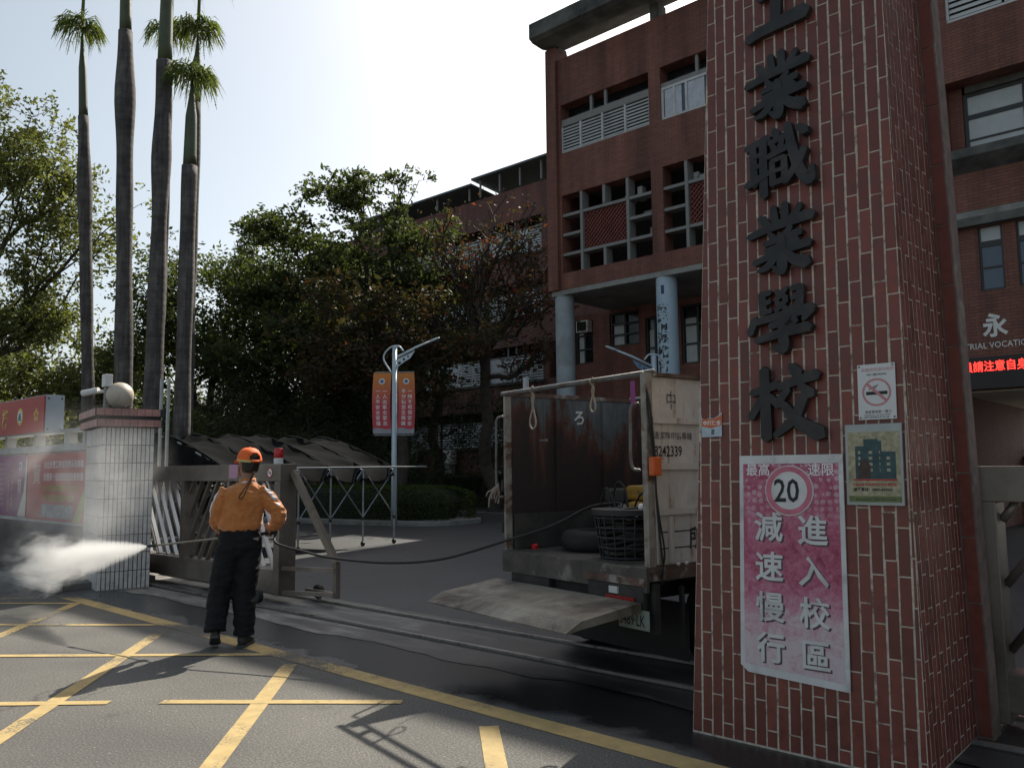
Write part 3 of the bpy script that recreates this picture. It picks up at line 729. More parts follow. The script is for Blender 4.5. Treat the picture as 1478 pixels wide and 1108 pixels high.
# side and back walls, roof, floors
MB().box(-15.3, -14.9, YB+.46, 27, 6.75, 13.87).build('side_wall', M['brick_side'], mainb)
MB().box(-15.3, 14.0, 26.6, 27, 3.3, 13.87).build('back_wall', M['brick_side'], mainb)
MB().box(-14.89, 13.99, YB+.46, 26.59, 13.1, 13.3).build('roof_deck', M['concrete_dark'], mainb)
for z in (10.0, 6.76): MB().box(-14.89, 13.99, YB+.46, 26.59, z, z+.2).build('floor_slab', M['concrete_dark'], mainb)
MB().box(-15.29, 13.99, YB+.01, 23, 6.60, 6.745).build('soffit', M['concrete'], mainb)
# projecting roof canopy slab above the parapet
rs = MB(); prof = [(18.0, 14.40), (18.0, 14.86), (19.45, 14.86), (19.45, 14.52), (18.62, 14.30), (18.15, 14.32)]
rs.loft([[(x, y, z) for y, z in prof] for x in (-15.38, 14.2)]); rs.build('roof_canopy', M['concrete_dark'], mainb)
for x in (-15.1, -11.55, -8.07, -4.6): MB().box(x-.14, x+.14, 18.9, 19.3, 13.86, 14.36).build('canopy_post', M['concrete_dark'], mainb)
# interiors behind the openings
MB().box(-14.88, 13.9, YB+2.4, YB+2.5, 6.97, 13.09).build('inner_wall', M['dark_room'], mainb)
# --- top floor bay with white louvre shutters
def slat_panel(parent, x0, x1, z0, z1, y, n, mat, tilt=.03):
    h = (z1-z0)/n
    for k in range(n):
        z = z0+h*k
        MB().add([(x0,y,z+.012),(x1,y,z+.012),(x1,y+tilt*1.6,z+h*.86),(x0,y+tilt*1.6,z+h*.86),
                  (x0,y+.012,z+.008),(x1,y+.012,z+.008),(x1,y+tilt*1.6+.012,z+h*.82),(x0,y+tilt*1.6+.012,z+h*.82)],
                 [(0,1,2,3),(7,6,5,4),(0,4,5,1),(2,6,7,3),(1,5,6,2),(0,3,7,4)]).build('slat', mat, parent)
def bay_window(a, b, kind):
    w = MB(); y = YB+.05
    f = MB(); f.box(a, b, y, y+.09, 11.83, 11.95)
    if kind != 'curtain':
        f.box(a, b, y-.01, y+.08, 11.74, 11.83)
    wd = f.build('window', M['frame_grey'], mainb)
    W = b-a
    for q in (.355, .52): MB().box(a+W*q-.04, a+W*q+.04, y, y+.08, 11.95, 12.41).build('mullion', M['frame_grey'], wd)
    MB().box(a, b, YB+.42, YB+.44, 11.95, 12.41).build('glass', M['window_dark'], wd)
    if kind == 'louver':
        MB().box(a, b, y, y+.06, 10.9, 10.95).build('sill_frame', M['louver_white'], wd)
        cuts = [a, a+W*.225, a+W*.48, a+W*.735, b]
        for i in range(4):
            x0, x1 = cuts[i], cuts[i+1]
            for xx in (x0, x1): MB().box(xx-(.03 if xx > x0 else 0), xx+(.03 if xx == x0 else 0), y-.004*(i+1), y+.07, 10.95, 11.74).build('stile', M['louver_white'], wd)
            MB().box(x0+.03, x1-.03, y+.09, y+.10, 10.95, 11.74).build('backing', M['dark_room'], wd)
            slat_panel(wd, x0+.032, x1-.032, 10.96, 11.73, y+.005, 8, M['louver_white'])
    else:
        MB().box(a, b, y, y+.07, 10.9, 10.98).build('sill_frame', M['louver_white'], wd)
        for q in (0, .115, .235, .5, .75): MB().box(a+W*q, a+W*q+.07, y-.003, y+.07, 10.98, 11.83).build('stile', M['louver_white'], wd)
        MB().box(a, b, y-.005, y+.07, 11.76, 11.828).build('head', M['louver_white'], wd)
        MB().box(a, b, y+.03, y+.035, 10.98, 11.76).build('glass', M['window_blue'], wd)
        for x0, x1 in ((a+.1, a+W*.2), (a+W*.26, a+W*.42)):
            c = MB(); n = 24; vs = []
            for k in range(n+1):
                x = x0+(x1-x0)*k/n; yy = y+.016+.006*math.sin(k*1.7)
                vs += [(x, yy, 10.99), (x, yy, 11.75)]
            c.add(vs, [(2*k, 2*k+2, 2*k+3, 2*k+1) for k in range(n)]); c.build('curtain', M['curtain'], wd)
bay_window(*bays[0], 'louver'); bay_window(*bays[1], 'curtain'); bay_window(*bays[2], 'louver')
# --- concrete grid bays with red lattice
def grid_bay(a, b, seed):
    rr = random.Random(seed); W = b-a; z0, z1 = 7.24, 9.6
    vx = [a+W*.225, a+W*.485, a+W*.745]; hz = [7.80, 8.40, 8.99]
    x = vx[0]; gr = MB().box(x-.045, x+.045, YB+.02, YB+.34, z0, z1).build('window_grid', M['frame_grey'], mainb)
    x = vx[2]; MB().box(x-.045, x+.045, YB+.02, YB+.34, z0, z1).build('grid_bar', M['frame_grey'], gr)
    for x, p, q in ((vx[1], 9.045, z1), (vx[1], z0, 7.745)): MB().box(x-.045, x+.045, YB+.025, YB+.34, p, q).build('grid_bar', M['frame_grey'], gr)
    for z in hz:
        segs = [(a, vx[0]-.055), (vx[2]+.055, b)]
        if z != 8.40: segs.append((vx[0]+.055, vx[2]-.055))
        for p, q in segs: MB().box(p, q, YB+.03, YB+.34, z-.042, z+.042).build('grid_bar', M['frame_grey'], gr)
    lt = MB(); x0, x1, p, q = vx[0]+.057, vx[2]-.057, 7.852, 8.938; s = .135
    nd = int((x1-x0+q-p)/s)
    for k in range(nd+1):
        t = k*s
        for dr in (1, -1):
            ax, az = (x0+t, p) if dr > 0 else (x0+t, q)
            L = (q-p); bx = ax-L
            ex, ez = bx, (q if dr > 0 else p)
            aa, bb = Vector((ax, YB+.12+.012*dr, az)), Vector((ex, YB+.12+.012*dr, ez)); d = bb-aa; t0, t1 = 0., 1.
            if aa.x > x1: t0 = (aa.x-x1)/L
            if bb.x < x0: t1 = (aa.x-x0)/L
            if t1-t0 > .02: lt.bar(aa+d*t0, aa+d*t1, .032, .04, (0,1,0))
    tag(lt.build('lattice', M['lattice'], gr), kind='stuff')
    MB().box(x0, x1, YB+.30, YB+.32, p, q).build('lattice_back', M['dark_room'], gr)
    # odds and ends kept on the shelves inside
    for k in range(7):
        x = rr.uniform(a+.1, b-.35); z = rr.choice([7.245, 7.855, 8.455, 9.045])
        if vx[0]-.4 < x < vx[2] and z != 9.045: continue
        MB().box(x, x+rr.uniform(.15, .3), YB+.5, YB+.7, z, z+rr.uniform(.12, .4)).build('stored_box', M['louver_white'] if rr.random() < .5 else M['frame_grey'], gr)
for i, (a, b) in enumerate(bays): grid_bay(a, b, i)
# --- right-hand bays
rw = MB().box(-4.26, 13.4, YB+.04, YB+.1, 10.92, 10.99).build('window', M['louver_white'], mainb)
MB().box(-4.26, 13.4, YB+.2, YB+.21, 10.99, 12.4).build('backing', M['dark_room'], rw)
for i in range(16):
    x = -4.26+i*1.1
    MB().box(x, x+.05, YB+.03, YB+.11, 10.99, 12.4).build('stile', M['louver_white'], rw)
    if i % 2 == 0: slat_panel(rw, x+.055, x+1.04, 11.0, 12.3, YB+.05, 10, M['louver_white'])
    else: MB().box(x+.055, x+1.04, YB+.05, YB+.06, 11.0, 12.3).build('panel', M['louver_white'], rw)
rg = MB().box(-4.15, 13.3, YB+.52, YB+.58, 8.0, 8.09).build('window', M['frame_dark'], mainb)
for k in range(16):
    x = -4.15+k*1.1; MB().box(x, x+.07, YB+.515, YB+.585, 8.09, 9.46).build('mullion', M['frame_dark'], rg)
for z, h in ((8.40, .04), (8.88, .10), (9.38, .08)): MB().box(-4.15, 13.3, YB+.525, YB+.58, z, z+h).build('transom', M['frame_dark'], rg)
M['blind'] = simple('frosted_blind', (.42, .45, .45), .35, var=.1, scale=3)
for k in range(15):
    x = -4.08+k*1.1
    for z0, z1 in ((8.09, 8.40), (8.44, 8.88), (8.98, 9.38)): MB().box(x, x+1.03, YB+.55, YB+.56, z0, z1).build('pane', M['blind'], rg)
MB().box(-4.42, -4.16, YB+.46, YB+.6, 8.0, 9.6).build('reveal', M['brick'], mainb)
MB().box(-4.10, 13.4, YB+.46, YB+.62, 9.46, 9.62).build('window_head', M['concrete_dark'], mainb)
sl = MB(); sl.loft([[(x, YB+.44, 7.98), (x, YB-.34, 7.98), (x, YB-.34, 7.80), (x, YB-.002, 7.56), (x, YB+.44, 7.56)] for x in (-4.44, 13.6)]); sl.build('window_ledge', M['concrete_dark'], mainb)
# lower wall right of the tower: small windows, lettering, scrolling display
lw = [(-3.975+i*.69, -3.53+i*.69, 5.06, 6.39) for i in range(24)]
wall_open(-4.9, 14.0, 3.0, 6.60, YB+.16, .35, lw).build('lower_wall', M['brick'], mainb)
MB().box(-4.9, 14.0, YB-.05, YB+.15, 6.42, 6.595).build('band', M['concrete_dark'], mainb)
for i, (a, b, z0, z1) in enumerate(lw):
    f = MB(); f.box(a, a+.04, YB+.2, YB+.26, z0, z1); f.box(b-.04, b, YB+.2, YB+.26, z0, z1); f.box(a+.04, b-.04, YB+.2, YB+.26, 5.98, 6.10); f.box(a+.04, b-.04, YB+.2, YB+.26, z0, z0+.04); f.box(a+.04, b-.04, YB+.2, YB+.26, 5.52, 5.56)
    wd = f.build('window', M['frame_dark'], mainb)
    MB().box(a+.04, b-.04, YB+.225, YB+.235, 6.10, z1).build('pane', M['blind'], wd)
    MB().box(a+.04, b-.04, YB+.225, YB+.235, 5.56, 5.98).build('pane', M['window_blue'], wd)
    MB().box(a+.04, b-.04, YB+.225, YB+.235, z0+.04, 5.52).build('pane', M['window_blue'], wd)
yl = YB+.155
t = MB(); text(t, '永', (-4.0, yl, 4.14), X1, UP, .50, .03, .9)
for q in list(t.v): pass
t.build('lettering', M['silver'], mainb)
t = MB(); text(t, 'TRIAL', (-4.36, yl, 3.865), X1, UP, .175, .004, .92); t.build('lettering', M['silver'], mainb)
t = MB(); text(t, 'VOCATIONAL', (-3.90, yl, 3.865), X1, UP, .175, .004, .86); t.build('lettering', M['silver'], mainb)
t = MB(); text(t, 'INDUS', (-4.88, yl, 3.865), X1, UP, .175, .004, .92); t.build('lettering', M['silver'], mainb)
MB().box(-4.9, 3.0, YB-.12, YB+.15, 3.02, 3.66).build('led_board', M['led_board'], mainb)
t = MB(); text(t, '員請注意自身安全', (-4.36, YB-.124, 3.385), X1, UP, .225, .012, .86); t.build('led_text', M['led_red'], mainb)
# entrance passage under the display
MB().box(-4.95, -4.55, YB+.16, 26.6, 0, 3.0).build('passage_wall', M['brick'], mainb)
MB().box(-4.54, 14.0, YB+.17, 26.5, 2.97, 3.0).build('passage_ceiling', M['cream_wall'], mainb)
MB().box(-3.62, -3.3, 22.0, 22.5, 0, 2.96).build('passage_column', M['brick'], mainb)
MB().box(-3.0, -2.5, 20.5, 21.0, 0, 2.96).build('passage_column', M['brick'], mainb)
MB().box(-5.9, -5.3, 27.2, 27.8, 0, 3.3).build('passage_column', M['column_plaster'], mainb)
for k in range(3): MB().bar((-5.6, 25.2, 1.55+k*.16), (-3.9, 25.2, 1.55+k*.16), .05, .05).build('handrail', M['stainless_bright'], mainb)
MB().box(-4.54, -3.9, 25.0, 25.1, 0, 1.7).build('parapet', M['brick'], mainb)
for x in (2.0, 6.0, 10.0, 13.6): MB().box(x-.25, x+.25, YB+.2, YB+.7, 0, 2.96).build('passage_column', M['brick'], mainb)
MB().box(13.6, 14.0, YB+.52, 26.59, 0, 13.86).build('side_wall', M['brick_side'], mainb)
# --- portico: round columns and the set-back wall
MB().lathe([(.285, 0), (.285, 6.6)], (-15.04, 19.1, 0), 28).build('column', M['column_plaster'], mainb, smooth=False)
MB().lathe([(.285, 0), (.285, 6.6)], (-11.53, 19.1, 0), 28).build('column', M['column_blue'], mainb, smooth=False)
MB().lathe([(.285, 0), (.285, 6.6)], (-8.05, 19.1, 0), 28).build('column', M['column_plaster'], mainb, smooth=False)
t = MB()
column_text(t, '藝精湛蟾宮折桂山科', (0, 0, 0), X1, UP, .35, .37, .03)
def wrap_column(mb, cx, cy, r, ang, z, mat, parent):
    vs = []
    for x, y, zz in mb.v:
        a = ang+x/r; vs.append((cx+r*math.sin(a), cy-r*math.cos(a), z+zz))
    q = MB(); q.add(vs, mb.f); q.build('lettering', mat, parent)
wrap_column(t, -11.53, 19.1, .288, -.62, 5.85, M['black_flat'], mainb)
t = MB(); text(t, '工', (0, 0, -.44), X1, UP, .5, .05); wrap_column(t, -11.53, 19.1, .288, -.72, 6.50, M['navy'], mainb)
pw = [(-16.1, -15.97, 0, .01), (-15.33, -14.2, 5.40, 6.95-.45), (-16.75, -16.0, 4.95, 6.4), (-13.98, -13.3, 3.3, 6.2), (-12.7, -11.6, 4.6, 6.4), (-11.2, -9.9, 4.6, 6.4), (-9.5, -8.1, 4.6, 6.4)]
wall_open(-17.2, -4.96, 0, 6.598, 21.8, .3, pw[1:]).build('portico_wall', M['brick'], mainb)
for a, b, z0, z1 in pw[1:]:
    f = MB(); m_ = (a+b)/2
    for x in (a, m_-.03, b-.06): f.box(x, x+.06, 21.86, 21.94, z0, z1)
    for z in np.linspace(z0, z1-.05, 4): f.box(a+.06, m_-.03, 21.865, 21.935, z, z+.05); f.box(m_+.03, b-.06, 21.865, 21.935, z, z+.05)
    wd = f.build('window', M['frame_dark'], mainb)
    MB().box(a, b, 21.95, 21.96, z0, z1).build('pane', M['window_dark'], wd)
    MB().box(a+.08, m_-.1, 21.945, 21.948, z0+.06, z1-.4).build('curtain', M['blind'], wd)
MB().box(-4.96, -4.9, 21.8, YB+.16, 3.0, 6.59)
# wall-mounted air conditioner in the portico
ac = thing('window_air_conditioner', (-16.3, 21.7, 6.0), 'small white air conditioner in the wall behind the grey column', 'air conditioner')
MB().box(-16.52, -16.04, 21.55, 21.83, 5.98, 6.36).build('housing', M['ac_white'], ac, bevel=.02)
MB().box(-16.47, -16.09, 21.535, 21.549, 6.02, 6.32).build('grille', M['window_dark'], ac)
# block of floor between storeys seen in the portico
MB().box(-17.2, -4.96, 22.11, 26.5, 3.2, 3.4).build('floor_slab', M['concrete_dark'], mainb)

# ------------------------------------------------------------------ rear wing of the school
YW = 30.0
wing = thing('school_wing', (-40, YW, 0), 'lower brick wing with rows of white louvre windows behind the trees', 'building')
wops = []; wb = []
for i in range(5):
    b = -25.0-i*3.88; a = b-3.57
    for z in (12.1, 8.95, 5.78, 2.6): wops.append((a, b, z, z+1.75)); wb.append((a, b, z, i))
wops.append((-24.62, -23.4, 12.1, 13.85)); wops.append((-24.62, -23.4, 5.78, 7.5))
wall_open(-45, -17.0, 0, 15.5, YW, .4, wops).build('wall', M['brick_side'], wing)
MB().box(-45, -17.0, YW+.41, 40, 15.1, 15.3).build('roof_deck', M['concrete_dark'], wing)
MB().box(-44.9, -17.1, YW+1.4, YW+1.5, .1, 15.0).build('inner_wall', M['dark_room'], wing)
rw_ = random.Random(3)
for a, b, z, i in wb:
    f = MB(); f.box(a, b, YW+.08, YW+.16, z+1.2, z+1.28)
    for x in (a+1.2, a+1.75): f.box(x, x+.07, YW+.09, YW+.15, z+1.28, z+1.75)
    wd = f.build('window', M['frame_grey'], wing)
    for k in range(4):
        x0 = a+k*.8925; x1 = x0+.85
        if rw_.random() < .45:
            MB().box(x0, x1, YW+.085, YW+.12, z, z+1.19).build('panel', M['louver_white'], wd)
        else:
            sl = MB()
            for q in range(9): sl.box(x0+.04, x1-.04, YW+.09, YW+.125, z+.02+q*.13, z+.10+q*.13)
            sl.box(x0, x0+.04, YW+.085, YW+.13, z, z+1.19); sl.box(x1-.04, x1, YW+.085, YW+.13, z, z+1.19)
            sl.build('louver_panel', M['louver_white'], wd)
    MB().box(a-.1, b+.1, YW-.12, YW-.004, z-.14, z-.02).build('sill', M['concrete_dark'], wing)
MB().box(-23.6, -15.2, YW+.5, YW+6, 15.31, 19.0).build('shade_block', M['brick_side'], wing)  # unseen block added to the wing roof to keep sun off the campus road
# light steel canopies on the roof
M['sheet_dark'] = simple('dark_sheet_roof', (.07, .085, .09), .6, var=.2)
for x0, x1, xm, zt in ((-29.3, -23.0, -29.25, 16.55), (-40, -29.3, -29.35, 16.3)):
    cp_ = MB(); cp_.loft([[(x, YW-.5, zt-.1), (x, YW+4, zt-.5), (x, YW+4, zt-.42), (x, YW-.5, zt)] for x in (x0, x1)])
    cp_.build('roof_canopy', M['sheet_dark'], wing)
    for k in range(5):
        x = x0+.4+(x1-x0-.8)*k/4; MB().bar((x, YW-.2, 15.5), (x, YW-.2, zt-.12), .08, .08).build('canopy_post', M['frame_grey'], wing)
# split-unit condensers along the wing
for i, (x, z, lb) in enumerate(((-34.2, 2.0, 'white condenser unit against the wing just right of the street lamp pole'), (-31.2, 1.8, 'white condenser unit on the wing wall behind the hanging banners'), (-27.6, .7, 'white condenser unit low on the wing nearest the main building'))):
    c = thing('air_conditioner_unit', (x, 29.6, z), lb, 'air conditioner', 'condenser units along the wing')
    MB().box(-.45, .45, -.2, .2, 0, .7).build('housing', M['ac_white'], c, world=False, bevel=.02)
    MB().lathe([(.001, -.215), (.26, -.214), (.26, -.205)], (-.1, 0, .35), 20, 'Y').build('fan_grille', M['frame_dark'], c, world=False)
    MB().box(-.4, .4, -.15, .15, -z, -.001).build('stand', M['frame_grey'], c, world=False)
# ------------------------------------------------------------------ trees and planting
def fast_mesh(name, V, F, mat, parent=None):
    me = bpy.data.meshes.new(name); nv, nf, k = len(V), len(F), F.shape[1]
    me.vertices.add(nv); me.vertices.foreach_set('co', np.asarray(V, np.float32).ravel())
    me.loops.add(nf*k); me.loops.foreach_set('vertex_index', np.asarray(F, np.int32).ravel())
    me.polygons.add(nf); me.polygons.foreach_set('loop_start', np.arange(0, nf*k, k, dtype=np.int32))
    me.update(calc_edges=True); me.validate()
    if mat: me.materials.append(mat)
    o = bpy.data.objects.new(name, me); col.objects.link(o)
    if parent is not None:
        o.parent = parent; o.matrix_parent_inverse = ROOT[parent.name].inverted()
    return o
def leaf_geo(P, size, aspect, rng, droop=.3, radial=None):
    """P (N,3) leaf centres -> bent rhombic leaves, four vertices each (two triangles folded on the midrib)"""
    N = len(P)
    d = rng.normal(size=(N, 3)); d[:, 2] = d[:, 2]*.6-droop
    if radial is not None: d += radial*.8
    d /= np.linalg.norm(d, axis=1)[:, None]
    q = rng.normal(size=(N, 3)); s = np.cross(d, q); s /= np.linalg.norm(s, axis=1)[:, None]+1e-9
    L = size*rng.uniform(.6, 1.3, (N, 1)); w = L*aspect
    nrm = np.cross(d, s)
    a = P-d*L/2; b = P+s*w/2+nrm*w*.25; c = P+d*L/2; e = P-s*w/2+nrm*w*.25
    V = np.stack([a, b, c, e], 1).reshape(-1, 3)
    F = np.arange(N*4).reshape(N, 4)
    tri = np.concatenate([F[:, [0, 1, 2]], F[:, [0, 2, 3]]])
    return V, tri
def wob(a, b, n, amp, rng):
    a, b = np.array(a, float), np.array(b, float); L = np.linalg.norm(b-a); out = []
    off = np.zeros(3)
    for i in range(n+1):
        t = i/n
        off = off*.7+rng.normal(size=3)*amp*L*.25
        out.append(a+(b-a)*t+off*math.sin(math.pi*t))
    return out
def tree(name, label, base, fork, lobes, mats, leaf=.16, aspect=.5, clumps=90, per=26, spread=.42, r0=.28, seed=1, group=None, bare=0, cat='tree', flat=1.0, limb_sag=0, subn=9, twig=.012):
    """lobes: (centre, radii, weight).  trunk -> limb to each lobe -> branches -> twigs with leaf clumps"""
    rng = np.random.default_rng(seed)
    t = thing(name, base, label, cat, group)
    wd = MB(); base = np.array(base, float); fork = np.array(fork, float)
    tp = wob(base, fork, 7, .10, rng); wd.tube(tp, list(np.linspace(r0, r0*.62, 8)), 9)
    P = []; TW = []
    tot = sum(l[2] for l in lobes)
    for c, rad, w in lobes:
        c = np.array(c, float); rad = np.array(rad, float)
        s = tp[-1] if rng.random() < .7 else tp[-2]
        pts = wob(s, c-np.array([0, 0, rad[2]*.35]), 8, .16, rng); r1 = r0*.5*min(1, (np.linalg.norm(rad)/4)**.5)
        wd.tube(pts, list(np.linspace(r1, r1*.28, 9)), 6)
        for k in range(subn):
            i = rng.integers(3, 9); st = pts[i]
            v = rng.normal(size=3); v /= np.linalg.norm(v); v[2] = abs(v[2])*.8-.15
            en = c+v*rad*rng.uniform(.55, .98)
            bp = wob(st, en, 6, .16, rng); r2 = r1*.30
            wd.tube(bp, list(np.linspace(r2, twig, 7)), 4, caps=False)
            nc = max(2, int(clumps*w/tot/subn))
            for q in range(nc):
                j = rng.integers(2, 7); v = rng.normal(size=3)*np.array([1, 1, .7]); v /= np.linalg.norm(v)
                e2 = bp[j]+v*rad*rng.uniform(.12, .42)
                TW.append((bp[j], e2))
                if rng.random() >= bare: P.append(e2)
    for a, b in TW:
        m = (a+b)/2+rng.normal(size=3)*.05; wd.tube([a, m, b], [twig*.9, twig*.7, twig*.4], 3, caps=False)
    wd.build('trunk', mats[0], t)
    P = np.array(P)
    if len(P):
        S = np.repeat(P, 4, 0)+rng.normal(size=(len(P)*4, 3))*spread*np.array([1, 1, flat])
        C = np.repeat(S, per//3, 0); C = C+rng.normal(size=C.shape)*spread*.36*np.array([1, 1, flat])
        V, F = leaf_geo(C, leaf, aspect, rng)
        fast_mesh('crown', V, F, mats[1], t)
    return t
M['bark'] = simple('dark_bark', (.055, .045, .037), .9, var=.35, scale=5, bmp=.5, bscale=25)
M['bark_grey'] = simple('grey_bark', (.11, .10, .09), .9, var=.3, scale=5, bmp=.4, bscale=25)
M['leaf_light'] = leaf_mat('light_leaves', [(.065, .078, .032), (.105, .118, .045), (.14, .15, .062), (.19, .185, .09)], .42)
M['leaf_mid'] = leaf_mat('mid_leaves', [(.042, .056, .026), (.066, .084, .034), (.10, .118, .05)], .36)
M['leaf_dark'] = leaf_mat('dark_leaves', [(.024, .036, .020), (.038, .052, .026), (.055, .070, .034)], .28)
M['leaf_pine'] = leaf_mat('grey_green_needles', [(.042, .052, .032), (.064, .074, .044), (.09, .098, .06)], .3)
M['leaf_rust'] = leaf_mat('turning_leaves', [(.036, .040, .020), (.055, .046, .022), (.075, .054, .024), (.050, .044, .02), (.042, .044, .02), (.13, .045, .03)], .3)
M['leaf_red'] = leaf_mat('red_autumn_leaves', [(.055, .042, .026), (.075, .050, .026), (.050, .042, .022), (.20, .045, .035), (.05, .046, .022), (.06, .05, .03)], .3)

# big pale tree at the street corner
tree('street_tree', 'large pale green broadleaf tree rising behind the red street sign', (-29.5, 6.2, 0), (-29.0, 6.6, 4.2),
     [((-27.8, 7.4, 11.3), (2.5, 2.4, 2.3), 1.2), ((-25.6, 9.2, 8.7), (2.3, 2.0, 1.6), 1.1), ((-26.4, 8.6, 10.2), (1.9, 1.8, 1.3), .8), ((-30.5, 5.6, 10.5), (3.0, 3.0, 3.0), 1.2),
      ((-27.0, 8.0, 6.3), (2.4, 2.0, 1.5), 1.1), ((-30.4, 5.0, 6.5), (2.6, 2.6, 2.0), 1.0), ((-26.4, 8.6, 6.0), (1.5, 1.5, 1.0), .55), ((-28.6, 6.6, 13.5), (1.6, 1.6, 1.3), .5)],
     (M['bark'], M['leaf_light']), leaf=.15, clumps=820, per=33, spread=.27, r0=.34, seed=11)
tree('street_tree', 'lower pale leafy tree between the sign box and the palms', (-34, 11, 0), (-34, 11, 2.4),
     [((-33.6, 10.2, 5.2), (2.6, 2.4, 1.8), 1), ((-31.5, 12.4, 4.3), (2.4, 2.2, 1.8), 1), ((-36, 8.5, 4.6), (2.8, 2.6, 2.0), 1), ((-35.5, 14, 5.2), (2.6, 2.6, 2.2), .8), ((-32, 13.4, 6.0), (2.0, 1.8, 1.5), .6)],
     (M['bark'], M['leaf_light']), leaf=.18, clumps=520, per=30, spread=.36, r0=.22, seed=13)
tree('street_tree', 'dark leafy tree filling the gap behind the two right palms', (-32.0, 16.8, 0), (-31.9, 16.8, 4.4),
     [((-31.9, 14.6, 9.0), (2.2, 2.0, 1.8), 1), ((-29.6, 17.6, 9.6), (2.4, 2.2, 1.8), 1.1), ((-31.0, 16.0, 7.0), (2.6, 2.4, 1.8), 1), ((-28.6, 18.6, 7.6), (2.6, 2.4, 2.2), 1.2), ((-33.0, 14.0, 6.2), (1.6, 1.6, 1.4), .5)],
     (M['bark'], M['leaf_mid']), leaf=.20, clumps=640, per=26, spread=.38, r0=.26, seed=17)
tree('broadleaf_tree', 'tall broadleaf tree with spreading crown in front of the wing', (-24.6, 19.6, 0), (-24.4, 19.5, 5.8),
     [((-24.4, 18.6, 12.0), (2.0, 1.8, .75), 1.0), ((-26.6, 16.9, 10.5), (2.3, 2.0, .8), 1.1), ((-25.5, 18.0, 9.4), (2.2, 2.0, 1.2), 1.0), ((-27.6, 16.0, 8.3), (2.2, 2.0, 1.6), 1.1),
      ((-22.9, 20.2, 10.2), (1.9, 1.6, .9), .8), ((-24.0, 19.4, 8.6), (2.2, 1.9, 1.2), 1.0), ((-22.6, 20.6, 8.4), (1.8, 1.6, 1.1), .8), ((-25.4, 17.6, 7.0), (2.6, 2.2, 1.6), 1.1), ((-28.2, 15.8, 5.6), (2.2, 2.0, 2.0), 1.0), ((-23.4, 19.8, 12.4), (.9, .9, 1.1), .12)],
     (M['bark'], M['leaf_mid']), leaf=.19, clumps=900, per=30, spread=.30, r0=.30, seed=23, flat=.5, subn=8)
tree('broadleaf_tree', 'dark green rounded tree just behind the bare branches', (-26.0, 24.2, 0), (-25.9, 24.2, 5.0),
     [((-26.2, 23.4, 9.6), (2.4, 2.0, 1.4), 1), ((-28.6, 21.6, 9.0), (2.4, 2.2, 1.5), 1), ((-24.6, 24.8, 8.6), (1.8, 1.8, 1.3), .7), ((-27.2, 22.8, 7.0), (2.6, 2.2, 1.7), 1)],
     (M['bark'], M['leaf_mid']), leaf=.2, clumps=330, per=24, spread=.36, r0=.25, seed=29)
tree('almond_tree', 'low spreading tree with brown and red turning leaves over the banners', (-20.8, 17.6, 0), (-20.8, 17.6, 3.9),
     [((-22.2, 15.6, 5.9), (2.3, 1.6, .7), 1), ((-21.0, 17.0, 5.2), (2.2, 1.8, .7), 1), ((-19.2, 18.6, 5.6), (2.0, 1.8, .8), .9), ((-22.0, 16.2, 7.4), (1.9, 1.6, .8), .8), ((-20.3, 17.6, 6.9), (2.2, 1.8, .9), .9),
      ((-22.6, 15.2, 4.6), (1.9, 1.6, .6), .8), ((-20.2, 17.8, 4.3), (2.2, 1.6, .5), .7)],
     (M['bark'], M['leaf_rust']), leaf=.19, aspect=.5, clumps=520, per=16, spread=.34, r0=.22, seed=31, flat=.5, bare=.1)
tree('almond_tree', 'nearly bare dark tree with scattered red leaves against the wing', (-20.2, 21.4, 0), (-20.4, 21.2, 5.6),
     [((-20.6, 20.6, 8.6), (2.0, 1.8, 1.5), 1), ((-18.9, 22.2, 7.6), (1.9, 1.7, 1.3), 1), ((-21.8, 19.6, 7.4), (1.8, 1.6, 1.4), 1), ((-19.0, 22.0, 9.4), (1.6, 1.5, 1.0), .8), ((-21.3, 20.0, 10.4), (1.2, 1.2, 1.2), .4), ((-18.6, 22.4, 5.6), (2.0, 1.6, .9), .9), ((-20.9, 20.3, 5.9), (2.2, 1.8, .9), .9), ((-17.4, 20.8, 7.0), (1.7, 1.4, 1.0), .9), ((-19.6, 21.6, 10.6), (1.8, 1.7, 1.3), .9), ((-21.6, 20.2, 9.4), (1.9, 1.7, 1.4), 1.0), ((-18.4, 22.2, 8.8), (1.7, 1.5, 1.2), .9)],
     (M['bark'], M['leaf_red']), leaf=.17, aspect=.6, clumps=1000, per=8, spread=.30, r0=.26, seed=37, bare=.55, subn=13, twig=.016)

